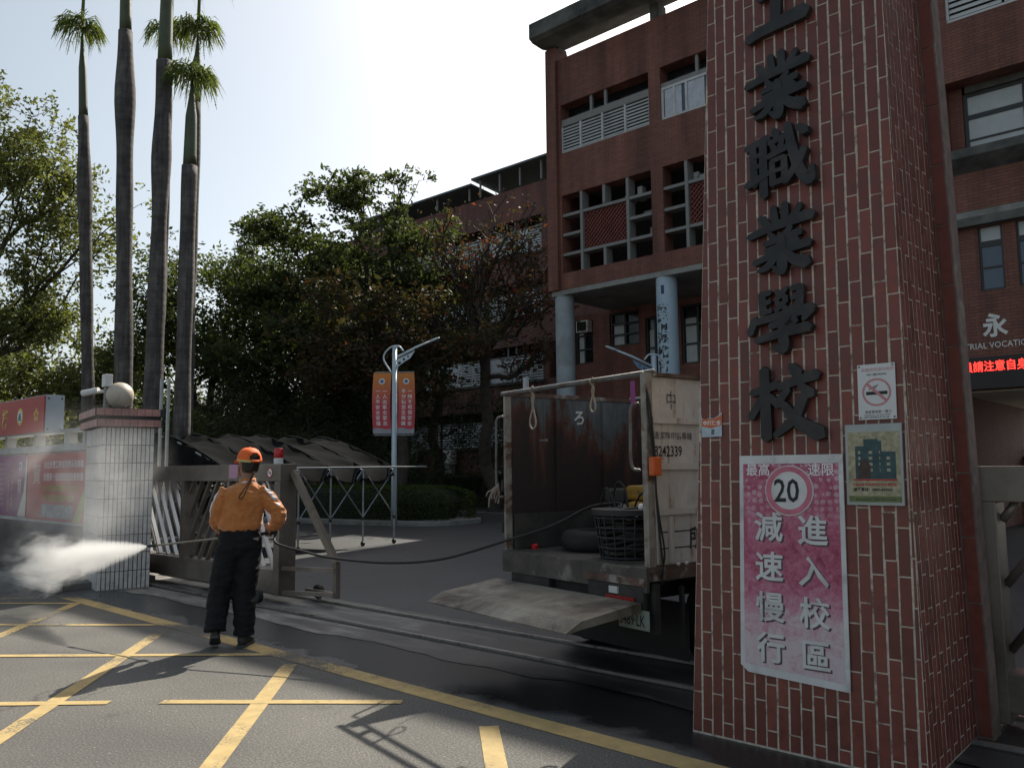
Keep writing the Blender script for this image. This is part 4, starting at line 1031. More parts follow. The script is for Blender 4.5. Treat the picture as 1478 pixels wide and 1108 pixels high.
tree('broadleaf_tree', 'dense dark tree filling the space behind the banners', (-28.5, 22.0, 0), (-28.4, 22.0, 3.0),
     [((-28.5, 21.0, 6.4), (2.8, 2.4, 1.6), 1), ((-30.6, 19.0, 7.4), (2.6, 2.4, 1.8), 1), ((-26.4, 22.6, 5.6), (2.4, 2.2, 1.5), 1), ((-29.4, 20.4, 4.2), (3.0, 2.6, 1.6), 1), ((-31.6, 18.4, 4.8), (2.6, 2.4, 1.8), 1), ((-27.6, 21.4, 8.6), (2.2, 2.0, 1.3), .8)],
     (M['bark'], M['leaf_dark']), leaf=.21, clumps=620, per=30, spread=.38, r0=.26, seed=71)
for i_, (bx, by, hh, lb) in enumerate(((-46, 20, 8.0, 'far dark tree showing low between the middle palms'), (-42, 26, 8.5, 'far dark tree low behind the rightmost palm'), (-50, 12, 7.5, 'far dark tree low behind the first palm'), (-38.5, 29, 7.5, 'far dark tree beyond the end of the wing'))):
    tree('background_tree', lb, (bx, by, 0), (bx, by, 2.0), [((bx, by, hh*.62), (4.5, 4.5, hh*.34), 1), ((bx-3, by-2.5, hh*.45), (3.5, 3.5, hh*.33), 1), ((bx+2.5, by+2.5, hh*.45), (3.5, 3.5, hh*.33), 1), ((bx+1, by-2, hh*.3), (4, 4, hh*.25), 1)],
         (M['bark'], M['leaf_mid']), leaf=.34, clumps=360, per=30, spread=.6, r0=.25, seed=60+i_, group='trees beyond the wing')
# columnar evergreen shrubs and background fill
def shrub(name, label, base, h, r, mat, seed, n=2600, leaf=.14, aspect=.28, shape=.7, group=None, cat='shrub'):
    rng = np.random.default_rng(seed); t = thing(name, base, label, cat, group); b = np.array(base, float)
    w = MB(); w.tube([b, b+[0, 0, h*.85]], [.09, .02], 6); 
    for k in range(12):
        z = h*rng.uniform(.08, .7); a = rng.uniform(0, 6.28); w.tube([b+[0, 0, z], b+[math.cos(a)*r*.7, math.sin(a)*r*.7, z+h*.12]], [.03, .008], 4, caps=False)
    w.build('trunk', M['bark'], t)
    nc = n//22; C = []
    for k in range(nc):
        z = rng.uniform(.02, 1)**.9; rr = r*(max(.04, math.sin(math.pi*min(1, (z*.86+.10)))**shape))*rng.uniform(.45, 1.05); a = rng.uniform(0, 6.28)
        C.append(b+[rr*math.cos(a), rr*math.sin(a), h*z])
    C = np.array(C); P = np.repeat(C, 22, 0)+rng.normal(size=(nc*22, 3))*np.array([.16, .16, .22])*(r/1.0)**.5
    P[:, 2] = np.maximum(P[:, 2], b[2]+.03)
    rad = P-b; rad[:, 2] = .6; rad /= np.linalg.norm(rad, axis=1)[:, None]
    V, F = leaf_geo(P, leaf, aspect, rng, -.2, rad); fast_mesh('crown', V, F, mat, t)
    return t
shrub('evergreen_shrub', 'dark evergreen shrub right of the banners before the wing', (-24.6, 23.0, 0), 5.0, 1.5, M['leaf_dark'], 41, 5200)
shrub('evergreen_shrub', 'dark evergreen shrub close to the rear edge of the truck', (-21.4, 24.4, 0), 4.9, 1.55, M['leaf_dark'], 42, 5200)
shrub('evergreen_shrub', 'middle one of the dark evergreen shrubs before the wing', (-23.0, 23.8, 0), 4.4, 1.3, M['leaf_dark'], 43, 4200)
shrub('evergreen_shrub', 'low dark shrub at the foot of the grey portico column', (-18.4, 22.2, 0), 3.6, 1.3, M['leaf_dark'], 44, 4000)
shrub('pine_shrub', 'grey green feathery shrub above the black canopy', (-27.2, 15.4, 0), 4.4, 2.3, M['leaf_pine'], 45, 6500, leaf=.15, aspect=.22)
shrub('pine_shrub', 'second feathery shrub further along above the canopy', (-25.6, 17.3, 0), 4.2, 1.7, M['leaf_pine'], 46, 4500, leaf=.15, aspect=.22)
shrub('evergreen_shrub', 'dark bushy tree behind the banners and street lamp', (-24.0, 19.6, 0), 4.6, 2.0, M['leaf_dark'], 47, 6500, leaf=.17, aspect=.4)
shrub('evergreen_shrub', 'dark shrub behind the foot of the palms', (-26.6, 12.6, 0), 3.6, 1.8, M['leaf_mid'], 48, 4500, leaf=.16, aspect=.4)
shrub('conifer', 'small dark conifer top showing above the trees', (-38.5, 22.0, 0), 13.6, 1.5, M['leaf_dark'], 49, 5200, leaf=.28, aspect=.3, shape=1.1, cat='tree')
shrub('evergreen_shrub', 'pale shrub behind the street wall by the first palm', (-22.5, 7.2, 0), 3.0, 1.5, M['leaf_light'], 50, 3200, leaf=.16, aspect=.4)

# clipped hedges
def hedge(name, label, c, L, D, H, rz, seed, mat, dens=520):
    t = thing(name, c, label, 'hedge', rz=rz); rng = np.random.default_rng(seed); M4 = ROOT[t.name]
    core = MB(); n = 28
    def ring(z, k): 
        return [(math.copysign(abs(math.cos(a))**.45, math.cos(a))*L/2*k, math.copysign(abs(math.sin(a))**.45, math.sin(a))*D/2*k, z) for a in (2*math.pi*i/n for i in range(n))]
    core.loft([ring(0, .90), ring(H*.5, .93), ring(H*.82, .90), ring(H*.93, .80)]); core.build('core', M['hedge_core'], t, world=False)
    N = int(dens*(2*(L+D)*H+L*D)); u = rng.uniform(0, 2*math.pi, N); top = rng.random(N) < L*D/(2*(L+D)*H+L*D)
    cx = np.sign(np.cos(u))*np.abs(np.cos(u))**.45*L/2; cy = np.sign(np.sin(u))*np.abs(np.sin(u))**.45*D/2
    z = rng.uniform(.02, 1, N)*H; k = 1-.16*np.maximum(0, (z/H-.72)/.28)**2
    k2 = np.sqrt(rng.uniform(0, 1, N)); k = np.where(top, k2*.9, k); z = np.where(top, H*(1-.05*k2**2)+rng.normal(size=N)*.025, z)
    lump = .05*np.sin(u*9+seed)+.04*np.sin(u*23)
    P = np.stack([cx*k*(1+lump/ max(L, D)*2)+rng.normal(size=N)*.03, cy*k*(1+lump/max(L, D)*2)+rng.normal(size=N)*.03, z], 1)
    rad = P.copy(); rad[:, 2] = .4; rad /= np.linalg.norm(rad, axis=1)[:, None]
    V, F = leaf_geo(P, .065, .5, rng, -.2, rad)
    V = V@np.array(M4.to_3x3()).T+np.array(M4.translation)
    fast_mesh('foliage', V, F, mat, t)
    return t
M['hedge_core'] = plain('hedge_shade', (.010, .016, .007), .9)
M['hedge_leaf'] = leaf_mat('hedge_leaves', [(.034, .052, .016), (.056, .082, .022), (.085, .12, .032)], .34)
hedge('hedge', 'clipped round ended hedge on a kerbed island behind the canopy frame', (-21.6, 15.3, .09), 10.2, 2.6, .95, R(10), 5, M['hedge_leaf'], 420)
isl = MB(); n = 40
isl.loft([[(math.copysign(abs(math.cos(a))**.55, math.cos(a))*5.4*k, math.copysign(abs(math.sin(a))**.55, math.sin(a))*1.6*k, z) for a in (2*math.pi*i/n for i in range(n))] for z, k in ((0, 1), (.12, 1), (.13, .985))])
ik = isl.build('kerb_island', M['concrete']); ik.location = (-21.6, 15.3, .002); ik.rotation_euler = (0, 0, R(10)); tag(ik, kind='structure')
hedge('hedge', 'long low hedge in a planter under the evergreen shrubs', (-25.0, 25.2, .35), 16, 1.6, .95, 0, 6, M['hedge_leaf'], 260)
pl = thing('planter', (-25, 25.2, 0), 'low brown planter wall along the campus road', 'planter'); MB().box(-8.6, 8.6, -1.0, 1.0, 0, .40).build('wall', M['wall_low'], pl, world=False)
ml = MB(); ml.box(-40, -12, 20.9, 21.05, .008, .0085); tag(ml.build('road_edge_line', M['white_paint']), kind='structure')

# ------------------------------------------------------------------ royal palms
def palm_bark():
    m, n, l, b = new_mat('palm_trunk'); co = objco(n)
    sp = n.new('ShaderNodeSeparateXYZ'); l.new(co, sp.inputs[0])
    t = noise(n, l, 3, 6, .65, vec=co); mp = n.new('ShaderNodeMapping'); mp.inputs['Scale'].default_value = (6, 6, .5); l.new(co, mp.inputs[0]); st = noise(n, l, 2, 6, .6, vec=mp.outputs[0])
    wv = n.new('ShaderNodeTexWave'); wv.wave_type = 'BANDS'; wv.bands_direction = 'Z'; wv.inputs['Scale'].default_value = 1.7; wv.inputs['Distortion'].default_value = 2.2; wv.inputs['Detail'].default_value = 3; l.new(co, wv.inputs[0])
    r = ramp(n, [(.36, (.028, .024, .025)), (.48, (.060, .053, .051)), (.62, (.12, .11, .102))]); l.new(mixc(n, l, .5, t.outputs[0], st.outputs[0]), r.inputs[0])
    rw2 = ramp(n, [(.05, (.84, .84, .84)), (.25, (1, 1, 1))]); l.new(wv.outputs[0], rw2.inputs[0])
    l.new(mixc(n, l, 1.0, r.outputs[0], rw2.outputs[0], 'MULTIPLY'), b.inputs['Base Color']); b.inputs['Roughness'].default_value = .85
    bump(n, l, b, wv.outputs[0], .10, .02); return m
M['palm_trunk'] = palm_bark()
M['palm_shaft'] = simple('green_crownshaft', (.055, .068, .030), .5, var=.25, scale=3)
M['palm_leaf'] = leaf_mat('palm_leaflets', [(.07, .09, .035), (.11, .14, .05), (.17, .19, .08)], .4)
def palm(label, base, r, z_tr, z_sh, tuft, seed, lean=(0, 0), nf=7, flen=1.1, spear=2.0, bulge=None):
    """trunk to z_tr, green crownshaft to z_sh, then a small pruned tuft and an upright spear leaf"""
    rng = np.random.default_rng(seed); t = thing('palm_tree', base, label, 'palm tree', 'royal palms behind the pillar'); b = np.array(base, float)
    def cen(z): return b+np.array([lean[0]*z, lean[1]*z, z])
    zs = np.linspace(0, z_tr, 34); ph = rng.uniform(0, 6)
    rad = [r*(1.06-.16*(z/z_tr)+.05*math.sin(z*.9+ph)+.05*math.sin(z*2.1+ph*2)) for z in zs]
    if bulge: rad = [q*(1+.22*math.exp(-((z-bulge)/.9)**2)) for q, z in zip(rad, zs)]
    MB().tube([cen(z) for z in zs], rad, 18).build('trunk', M['palm_trunk'], t, smooth=True)
    zs2 = np.linspace(z_tr, z_sh, 10); r2 = [rad[-1]*(.86-.25*(k/9)) if k < 6 else rad[-1]*(.70-.16*(k-5)) for k in range(10)]
    MB().tube([cen(z) for z in zs2], r2, 16).build('crownshaft', M['palm_shaft'], t, smooth=True)
    top = cen(z_sh)
    for k in range(nf):
        a = k*2*math.pi/nf+rng.uniform(-.25, .25); L = flen*rng.uniform(.8, 1.15); rise = rng.uniform(.5, 1.5)
        dirv = np.array([math.cos(a), math.sin(a), 0.]); pts = []
        for i in range(9):
            q = i/8; pts.append(top+dirv*L*(q*.85)+np.array([0, 0, L*(rise*q-(.55+1.1*rise)*q*q)])+[0, 0, tuft*q])
        mb = MB(); mb.tube(pts, list(np.linspace(.03, .006, 9)), 5)
        for i in range(1, 9):
            for m_ in range(3):
                for sd in (-1, 1):
                    p = pts[i-1]+(pts[i]-pts[i-1])*(m_/4); sv = np.cross(dirv, [0, 0, 1])*sd
                    ll = L*.72*math.sin(math.pi*min(1, .25+i/11))*rng.uniform(.8, 1.1); d = sv*.62+dirv*.45+np.array([0, 0, .05+rng.normal()*.25])+rng.normal(size=3)*.12; d /= np.linalg.norm(d)
                    mid = p+d*ll*.5; tip = p+d*ll+np.array([0, 0, -ll*rng.uniform(.45, 1.0)]); wv_ = dirv*.013*(1+flen*.5)
                    mb.add([p-wv_*.5, p+wv_*.5, mid+wv_, tip, mid-wv_], [(0, 1, 2, 4), (4, 2, 3)])
        mb.build('frond', M['palm_leaf'], t)
    sp_ = [top+np.array([.02*k*k*.2, 0, spear*k/5]) for k in range(6)]
    MB().tube(sp_, [.05, .05, .045, .035, .02, .006], 6).build('spear_leaf', M['palm_leaf'], t)
    return t
# crown heights read from the trunks against the sky
palm('thin left palm with a small tuft, nearest the street tree', (-23.0, 8.87, 0), .165, 11.36, 13.9, .1, 3, (-.045, -.040), 9, .85, 2.4, 9.4)
palm('smooth thick palm second from the left, its top above the frame', (-20.49, 8.65, 0), .205, 12.8, 16.4, .3, 5, (-.0245, -.022), 9, 2.2, 2.0, 11.0)
palm('third palm from the left with green shaft leaving the frame', (-19.89, 9.0, 0), .205, 11.9, 16.0, .3, 7, (.0, .0), 9, 2.2, 2.0, 9.4)
palm('slim distant palm close behind the third trunk', (-27.85, 12.8, 0), .14, 14.9, 17.2, .1, 9, (.0, .0), 8, 1.0, 3.0)
palm('rightmost front palm with the lowest leaf tuft', (-19.4, 9.5, 0), .195, 9.16, 11.5, .05, 11, (.0, .0), 10, .80, .6)
palm('palm behind the rightmost trunk with a tuft above it', (-22.4, 11.1, 0), .17, 12.3, 14.6, .1, 13, (.0, .0), 10, .90, 2.8)
# ------------------------------------------------------------------ signs fixed to the tower
def tower_pt(x, z, d): return (x, fy0(z)-d, z)
def plate(name, label, x0, x1, z0, z1, mat, cat='sign', th=.006, off=.008, poly=None):
    p = thing(name, ((x0+x1)/2, fy0(z0)-off, z0), label, cat)
    P = poly or [(x0, z0), (x1, z0), (x1, z1), (x0, z1)]
    MB().prism(P, lambda u, v, d: tower_pt(u, v, d), off+th, off).build('plate', mat, p)
    return p, off+th
def tslope(): return Vector((0, BF, 1)).normalized()
TU = tslope()
def ttext(p, s, x, z, size, mat, d, bold=0., sx=1., name='lettering', col_pitch=None):
    t = MB()
    if col_pitch: column_text(t, s, tower_pt(x, z, d), X1, TU, size, col_pitch, bold, sx)
    else: text(t, s, tower_pt(x, z, d), X1, TU, size, bold, sx)
    return t.build(name, mat, p)
def pink_sign():
    m, n, l, b = new_mat('faded_pink_sign'); co = n.new('ShaderNodeNewGeometry').outputs['Position']
    sp = n.new('ShaderNodeSeparateXYZ'); l.new(co, sp.inputs[0])
    t = noise(n, l, 7, 9, .78, vec=co, dist=.9); t2 = noise(n, l, 40, 5, .75, vec=co)
    mr = n.new('ShaderNodeMapRange'); mr.inputs[1].default_value = .55; mr.inputs[2].default_value = .95; mr.inputs[3].default_value = .30; mr.inputs[4].default_value = 0; l.new(sp.outputs[2], mr.inputs[0])
    f = math_n(n, l, 'ADD', math_n(n, l, 'ADD', math_n(n, l, 'MULTIPLY', t.outputs[0], .8), math_n(n, l, 'MULTIPLY', t2.outputs[0], .3)), mr.outputs[0])
    r = ramp(n, [(.40, (.16, .02, .035)), (.49, (.36, .06, .12)), (.60, (.47, .15, .23)), (.72, (.52, .28, .35)), (.84, (.58, .48, .51))]); l.new(f, r.inputs[0])
    # scuffed dots on the upper part
    vo = n.new('ShaderNodeTexVoronoi'); vo.inputs['Scale'].default_value = 26; vo.inputs['Randomness'].default_value = .35; l.new(co, vo.inputs['Vector'])
    rv = ramp(n, [(.30, (1, 1, 1)), (.42, (0, 0, 0))]); l.new(vo.outputs['Distance'], rv.inputs[0])
    up_ = n.new('ShaderNodeMapRange'); up_.inputs[1].default_value = 1.15; up_.inputs[2].default_value = 1.4; l.new(sp.outputs[2], up_.inputs[0])
    k = math_n(n, l, 'MULTIPLY', math_n(n, l, 'MULTIPLY', rv.outputs[0], up_.outputs[0]), math_n(n, l, 'MULTIPLY', t.outputs[0], 1.1))
    l.new(mixc(n, l, k, r.outputs[0], (.62, .55, .57)), b.inputs['Base Color']); b.inputs['Roughness'].default_value = .55
    return m
M['pink_sign'] = pink_sign()
M['sign_white'] = simple('worn_white_border', (.60, .60, .60), .55, var=.1, scale=8, dirt=(.30, .27, .25), dscale=5, dlo=.52, dhi=.75)
M['ring_pink'] = simple('faded_red_ring', (.50, .14, .20), .5, var=.25, scale=12)
M['letter_shadow'] = plain('grey_letter_edge', (.09, .06, .07), .6)
p, d = plate('speed_limit_sign', 'tall faded pink speed limit sign with 20 on the tower', -2.205, -1.61, .375, 1.562, M['sign_white'], poly=[(-2.205, .42), (-2.16, .385), (-1.61, .362), (-1.612, 1.562), (-2.195, 1.562)])
MB().prism([(-2.18, .43), (-1.635, .40), (-1.637, 1.515), (-2.172, 1.515)], lambda u, v, q: tower_pt(u, v, q), d+.0015, d+.0002).build('field', M['pink_sign'], p)
def tdisc(p, cx, cz, r0, r1, d0, mat, name, th=.002):
    n = 40; mb = MB()
    vs = [tower_pt(cx+math.cos(2*math.pi*k/n)*q, cz+math.sin(2*math.pi*k/n)*q, d0+th) for q in (r0, r1) for k in range(n)] + [tower_pt(cx+math.cos(2*math.pi*k/n)*r1, cz+math.sin(2*math.pi*k/n)*r1, d0) for k in range(n)]
    mb.add(vs, ([(k, n+k, n+(k+1) % n, (k+1) % n) for k in range(n)] if r0 > 0 else [tuple(range(n, 2*n))]) + [(n+k, 2*n+k, 2*n+(k+1) % n, n+(k+1) % n) for k in range(n)]); return mb.build(name, mat, p)
tdisc(p, -1.905, 1.37, 0, .136, d+.002, M['sign_white'], 'roundel', .004)
tdisc(p, -1.905, 1.37, .102, .130, d+.0065, M['ring_pink'], 'roundel_ring', .001)
ttext(p, '20', -1.992, 1.31, .175, M['black_flat'], d+.008, .012, .84)
for s, x in (('最高', -2.155), ('速限', -1.80)): ttext(p, s, x, 1.455, .072, M['white_flat'], d+.004, .008)
for s, x, z in (('減速慢行', -2.11, 1.255), ('進入校區', -1.865, 1.245)):
    ttext(p, s, x+.009, z-.008, .165, M['letter_shadow'], d+.0030, .02, 1.0, col_pitch=.214)
    ttext(p, s, x, z, .165, M['sign_white'], d+.0045, .02, 1.0, col_pitch=.214)
p, d = plate('no_smoking_sign', 'white no smoking sign screwed to the tower above the framed poster', -1.522, -1.335, 1.735, 2.022, M['white_paint'])
M['faded_red'] = plain('faded_red_print', (.50, .22, .22), .6); M['grey_print'] = plain('grey_print', (.12, .12, .13), .6)
tdisc(p, -1.4285, 1.875, .062, .072, d+.0005, M['faded_red'], 'ring', .0006)
MB().prism([(-1.481, 1.862), (-1.375, 1.862), (-1.375, 1.879), (-1.481, 1.879)], lambda u, v, q: tower_pt(u, v, q), d+.0008, d).build('cigarette', M['black_flat'], p)
MB().prism([(-1.482, 1.916), (-1.472, 1.926), (-1.375, 1.834), (-1.385, 1.824)], lambda u, v, q: tower_pt(u, v, q), d+.0016, d+.0009).build('bar', M['faded_red'], p)
for k in range(3):
    MB().prism([(-1.47+k*.014, 1.888+k*.004), (-1.462+k*.014, 1.888+k*.004), (-1.446+k*.014, 1.905+k*.005), (-1.452+k*.014, 1.905+k*.005)], lambda u, v, q: tower_pt(u, v, q), d+.0008, d).build('smoke', M['grey_print'], p)
ttext(p, '校園禁菸請勿吸菸', -1.502, 1.985, .0205, M['faded_red'], d+.0006); ttext(p, 'NO SMOKING', -1.475, 1.962, .0155, M['black_flat'], d+.0006, .012)
ttext(p, '違者最高罰一萬元', -1.49, 1.768, .0165, M['grey_print'], d+.0006, .01); ttext(p, '菸害防制法第十五條 禁菸申訴專線', -1.495, 1.755, .0085, M['grey_print'], d+.0006); ttext(p, '台南市政府衛生局 關心您', -1.50, 1.742, .0115, M['grey_print'], d+.0006, .01)
for x in (-1.512, -1.345):
    for z in (1.745, 2.012): MB().prism([(x-.004, z-.004), (x+.004, z-.004), (x+.004, z+.004), (x-.004, z+.004)], lambda u, v, q: tower_pt(u, v, q), d+.003, d).build('screw', M['grey_print'], p)
M['poster_yellow'] = simple('yellowed_print', (.33, .295, .19), .5, var=.4, scale=40)
M['poster_teal'] = simple('teal_building_print', (.025, .065, .07), .5, var=.35, scale=30)
M['poster_brown'] = simple('brown_bush_print', (.05, .03, .022), .6, var=.4, scale=30)
M['poster_moss'] = simple('moss_green_print', (.13, .16, .06), .6, var=.25, scale=30)
M['poster_frame'] = simple('alloy_frame', (.30, .32, .31), .4, .6, var=.15)
p, d = plate('framed_poster', 'framed yellowed poster of teal tower blocks below the no smoking sign', -1.592, -1.312, 1.300, 1.712, M['poster_frame'], 'poster', .016)
PR = lambda u, v, q: tower_pt(u, v, q)
MB().prism([(-1.580, 1.315), (-1.324, 1.315), (-1.324, 1.672), (-1.580, 1.672)], PR, d+.001, d).build('print', M['poster_yellow'], p)
for i, (a, b, z1) in enumerate(((-1.543, -1.50, 1.60), (-1.50, -1.43, 1.635), (-1.43, -1.412, 1.625), (-1.412, -1.345, 1.57))):
    MB().prism([(a, 1.432), (b, 1.432), (b, z1), (a, z1)], PR, d+.0018, d+.0011).build('tower_block_print', M['poster_teal'], p)
    for k in range(4):
        z = 1.47+k*.03
        if z < z1-.02: MB().prism([(a+(b-a)*.35, z), (a+(b-a)*.6, z), (a+(b-a)*.6, z+.014), (a+(b-a)*.35, z+.014)], PR, d+.0023, d+.0018).build('window_print', M['poster_yellow'], p)
MB().prism([(-1.525, 1.436), (-1.47, 1.436), (-1.468, 1.50), (-1.49, 1.535), (-1.515, 1.525), (-1.53, 1.48)], PR, d+.0028, d+.0024).build('tree_print', M['poster_brown'], p)
MB().prism([(-1.555, 1.424), (-1.34, 1.424), (-1.34, 1.431), (-1.555, 1.431)], PR, d+.0022, d+.001).build('stripe', M['red_flat'], p)
ttext(p, '永新社區 勤務管理公司榮譽監製', -1.562, 1.398, .0155, M['red_flat'], d+.002, .01, .98); ttext(p, '檢舉專線：0800-434363', -1.556, 1.372, .0195, M['black_flat'], d+.002, .02, .95)
MB().prism([(-1.580, 1.316), (-1.324, 1.316), (-1.324, 1.346), (-1.580, 1.346)], PR, d+.0016, d+.0009).build('footer', M['poster_moss'], p)
ttext(p, '警政協助單位：永康分局永信派出所', -1.545, 1.324, .0125, M['black_flat'], d+.002)
M['sticker_orange'] = simple('orange_sticker', (.52, .12, .03), .5, var=.12, scale=10)
M['sticker_blue'] = simple('pale_blue_sticker', (.42, .50, .56), .5, var=.2, scale=14)
p, d = plate('security_sticker', 'small torn orange and white security sticker on the tower edge', -2.438, -2.306, 1.675, 1.81, M['sticker_blue'], 'sticker', .002, .007,
             [(-2.436, 1.676), (-2.306, 1.678), (-2.306, 1.822), (-2.312, 1.815), (-2.335, 1.795), (-2.36, 1.785), (-2.385, 1.79), (-2.41, 1.782), (-2.436, 1.79), (-2.440, 1.822)])
MB().prism([(-2.435, 1.74), (-2.375, 1.728), (-2.307, 1.742), (-2.307, 1.805), (-2.335, 1.79), (-2.36, 1.782), (-2.434, 1.786)], PR, d+.0008, d).build('band', M['sticker_orange'], p)
ttext(p, '中興保全', -2.428, 1.748, .029, M['white_flat'], d+.0012, .02)
MB().prism([(-2.375, 1.69), (-2.355, 1.69), (-2.352, 1.72), (-2.372, 1.722)], PR, d+.0008, d).build('mark', M['grey_print'], p)

# ------------------------------------------------------------------ retractable black canopy on wheeled scissor frames
M['tarp'] = simple('black_tarpaulin', (.005, .0057, .0063), .9, var=.4, scale=2.5, spec=.03, dirt=(.011, .012, .013), dscale=1.3, dlo=.5, dhi=.8, bmp=.3, bscale=7)
M['tarp_seam'] = simple('grey_webbing', (.016, .017, .018), .9, var=.3, spec=.1)
M['galv'] = simple('galvanised_tube', (.30, .32, .34), .45, .7, var=.15)
cn = thing('retractable_canopy', (-16, 9.6, 0), 'black retractable canopy with sagging tarpaulin on wheeled scissor frames', 'canopy')
FY = [11.14, 10.34, 9.56, 8.84, 8.08, 7.36]
XE, XR, XL, ZE, ZR = -13.35, -16.0, -18.65, 1.55, 2.28
def prof(s):                      # s in -1..1 across the span: eave, ridge, eave
    return (XE+(XL-XE)*(s+1)/2, ZE+(ZR-ZE)*(1-abs(s)**1.35))
for k, y in enumerate(FY):
    for x in (XE, XL):
        lg = MB().tube([(x, y, .10), (x, y, ZE)], .019, 8).build('leg', M['galv'], cn)
        MB().lathe([(.02, y-.018), (.05, y-.018), (.05, y+.018), (.02, y+.018)], (x, 0, .055), 12, 'Y').build('caster', M['black_rubber'], lg)
        MB().lathe([(.03, .52), (.03, .60)], (x, y, 0), 10).build('collar', M['black_rubber'], lg)
        if k+1 < len(FY):
            y2 = FY[k+1]
            MB().tube([(x+.02, y, .56), (x+.02, y2, ZE-.04)], .013, 6).build('scissor_bar', M['galv'], cn)
            MB().tube([(x-.02, y, ZE-.04), (x-.02, y2, .56)], .013, 6).build('scissor_bar', M['galv'], cn)
    pts = [(prof(s)[0], y, prof(s)[1]-.055) for s in np.linspace(-1, 1, 17)]
    MB().tube(pts, .017, 6).build('rafter', M['galv'], cn)
    MB().tube([(x_, y_, z_+.062) for x_, y_, z_ in pts], .011, 5).build('seam', M['tarp_seam'], cn)
for x in (XE, XL): MB().tube([(x, FY[-1]-.2, ZE), (x, FY[0]+.9, ZE+.02)], .018, 6).build('eave_tube', M['galv'], cn)
rc = np.random.default_rng(8); tp = MB(); nx = 41; rows = []
for k in range(len(FY)-1):
    for j in range(9 if k == len(FY)-2 else 8):
        t = j/8; rows.append((FY[k]+(FY[k+1]-FY[k])*t, t, k))
V = []
for y, t, k in rows:
    sag = math.sin(math.pi*t)
    for i in range(nx):
        s = -1+2*i/(nx-1); x, z = prof(s)
        if i == 0: z -= .17+.03*math.sin(y*5)            # valance
        if i == nx-1: z -= .17
        z -= (sag**.8)*(.11+.06*math.sin(i*.35+k*1.9))*(1-.3*abs(s))+.012*math.sin(i*1.3+k+t*3)+.010*math.sin(i*.9-t*9+k*2)
        V.append((x+(.03 if i == 0 else 0), y+.02*math.sin(i*.8+k), z))
n = len(rows)
tp.add(V, [(a*nx+i, a*nx+i+1, (a+1)*nx+i+1, (a+1)*nx+i) for a in range(n-1) for i in range(nx-1)]); tp.build('tarpaulin', M['tarp'], cn, smooth=True)
# end curtain gathered over the near end
ec = MB(); V = []
for i in range(nx):
    s = -1+2*i/(nx-1); x, z = prof(s); V += [(x, FY[-1]-.03+.04*math.sin(i*1.1), z-.01), (x, FY[-1]-.10+.07*math.sin(i*.9), max(1.28, z-.55-.1*math.sin(i*.7)))]
ec.add(V, [(2*i, 2*i+1, 2*i+3, 2*i+2) for i in range(nx-1)]); ec.build('end_curtain', M['tarp'], cn, smooth=True)
pl_ = thing('scrap_plank', (-13.2, 8.6, .0), 'short pale plank resting under the canopy legs', 'plank'); MB().bar((-13.25, 8.75, .60), (-13.35, 9.35, .58), .09, .03).build('board', M['concrete'], pl_)

# ------------------------------------------------------------------ street lamps with banners
M['lamp_paint'] = simple('pale_blue_lamp_paint', (.48, .56, .62), .45, .2, var=.06)
M['lamp_blue'] = simple('mid_blue_bracket', (.10, .20, .32), .5, var=.1)
M['banner'] = gradient_mat('orange_red_banner', (.52, .055, .07), (.62, .22, .03), 2, 3.2, 4.1, wob=.15)
M['banner_grey'] = simple('grey_banner_foot', (.32, .32, .36), .6, var=.1)
M['emblem_blue'] = plain('emblem_blue', (.06, .13, .35), .5)
def street_lamp(label, loc, flip, h=4.80):
    t = thing('street_lamp', loc, label, 'street lamp', 'campus street lamps', rz=R(42)); f = -1 if flip else 1
    MB().tube([(0, 0, 0), (0, 0, 1.2), (0, 0, h)], [.085, .075, .062], 12).build('pole', M['lamp_paint'], t, world=False, smooth=True)
    MB().tube([(f*.04, 0, h-.28), (f*.55, 0, h-.02), (f*.98, 0, h+.16)], [.035, .03, .026], 8).build('arm', M['lamp_paint'], t, world=False, smooth=True)
    hd = MB(); hd.sphere((0, 0, 0), 1, 12, 8, (.17, .055, .035)); ca, sa = math.cos(.38*f), math.sin(.38*f)
    hd.v = [(x*ca-z*sa+f*1.06, y, x*sa+z*ca+h+.19) for x, y, z in hd.v]; hd.build('lamp_head', M['lamp_paint'], t, world=False, smooth=True)
    arc = smooth_path([(-f*.07, 0, h-.72), (-f*.30, 0, h-.30), (-f*.14, 0, h-.02), (f*.10, 0, h+.03), (f*.24, 0, h-.10)], 6)
    MB().tube(arc, .022, 7).build('scroll', M['lamp_paint'], t, world=False, smooth=True)
    br = MB(); P = [(f*.06, h-.68), (f*.10, h-.52), (f*.26, h-.40), (f*.42, h-.30), (f*.55, h-.10), (f*.06, h-.34)]
    if flip: P = P[::-1]
    br.prism(P, lambda u, v, d: (u, d, v), -.012, .012); b_ = br.build('bracket', M['lamp_blue' if flip else 'lamp_paint'], t, world=False)
    for x, z, r in ((.13, -.43, .045), (.25, -.33, .036), (.36, -.25, .028)):
        MB().lathe([(.001, -.0135), (r, -.0135), (r, .0135), (.001, .0135)], (f*x, 0, h+z), 14, 'Y').build('hole', M['window_dark'], b_, world=False)
    return t
lamp = street_lamp('pale blue street lamp carrying two orange banners behind the canopy', (-17.07, 14.24, 0), False)
lamp2 = street_lamp('pale blue street lamp with blue bracket showing above the truck box', (-11.06, 17.62, 0), True, 4.30)
for z in (4.12, 2.43): MB().tube([(-.53, -.02, z), (.53, -.02, z)], .013, 6).build('banner_bar', M['galv'], lamp, world=False)
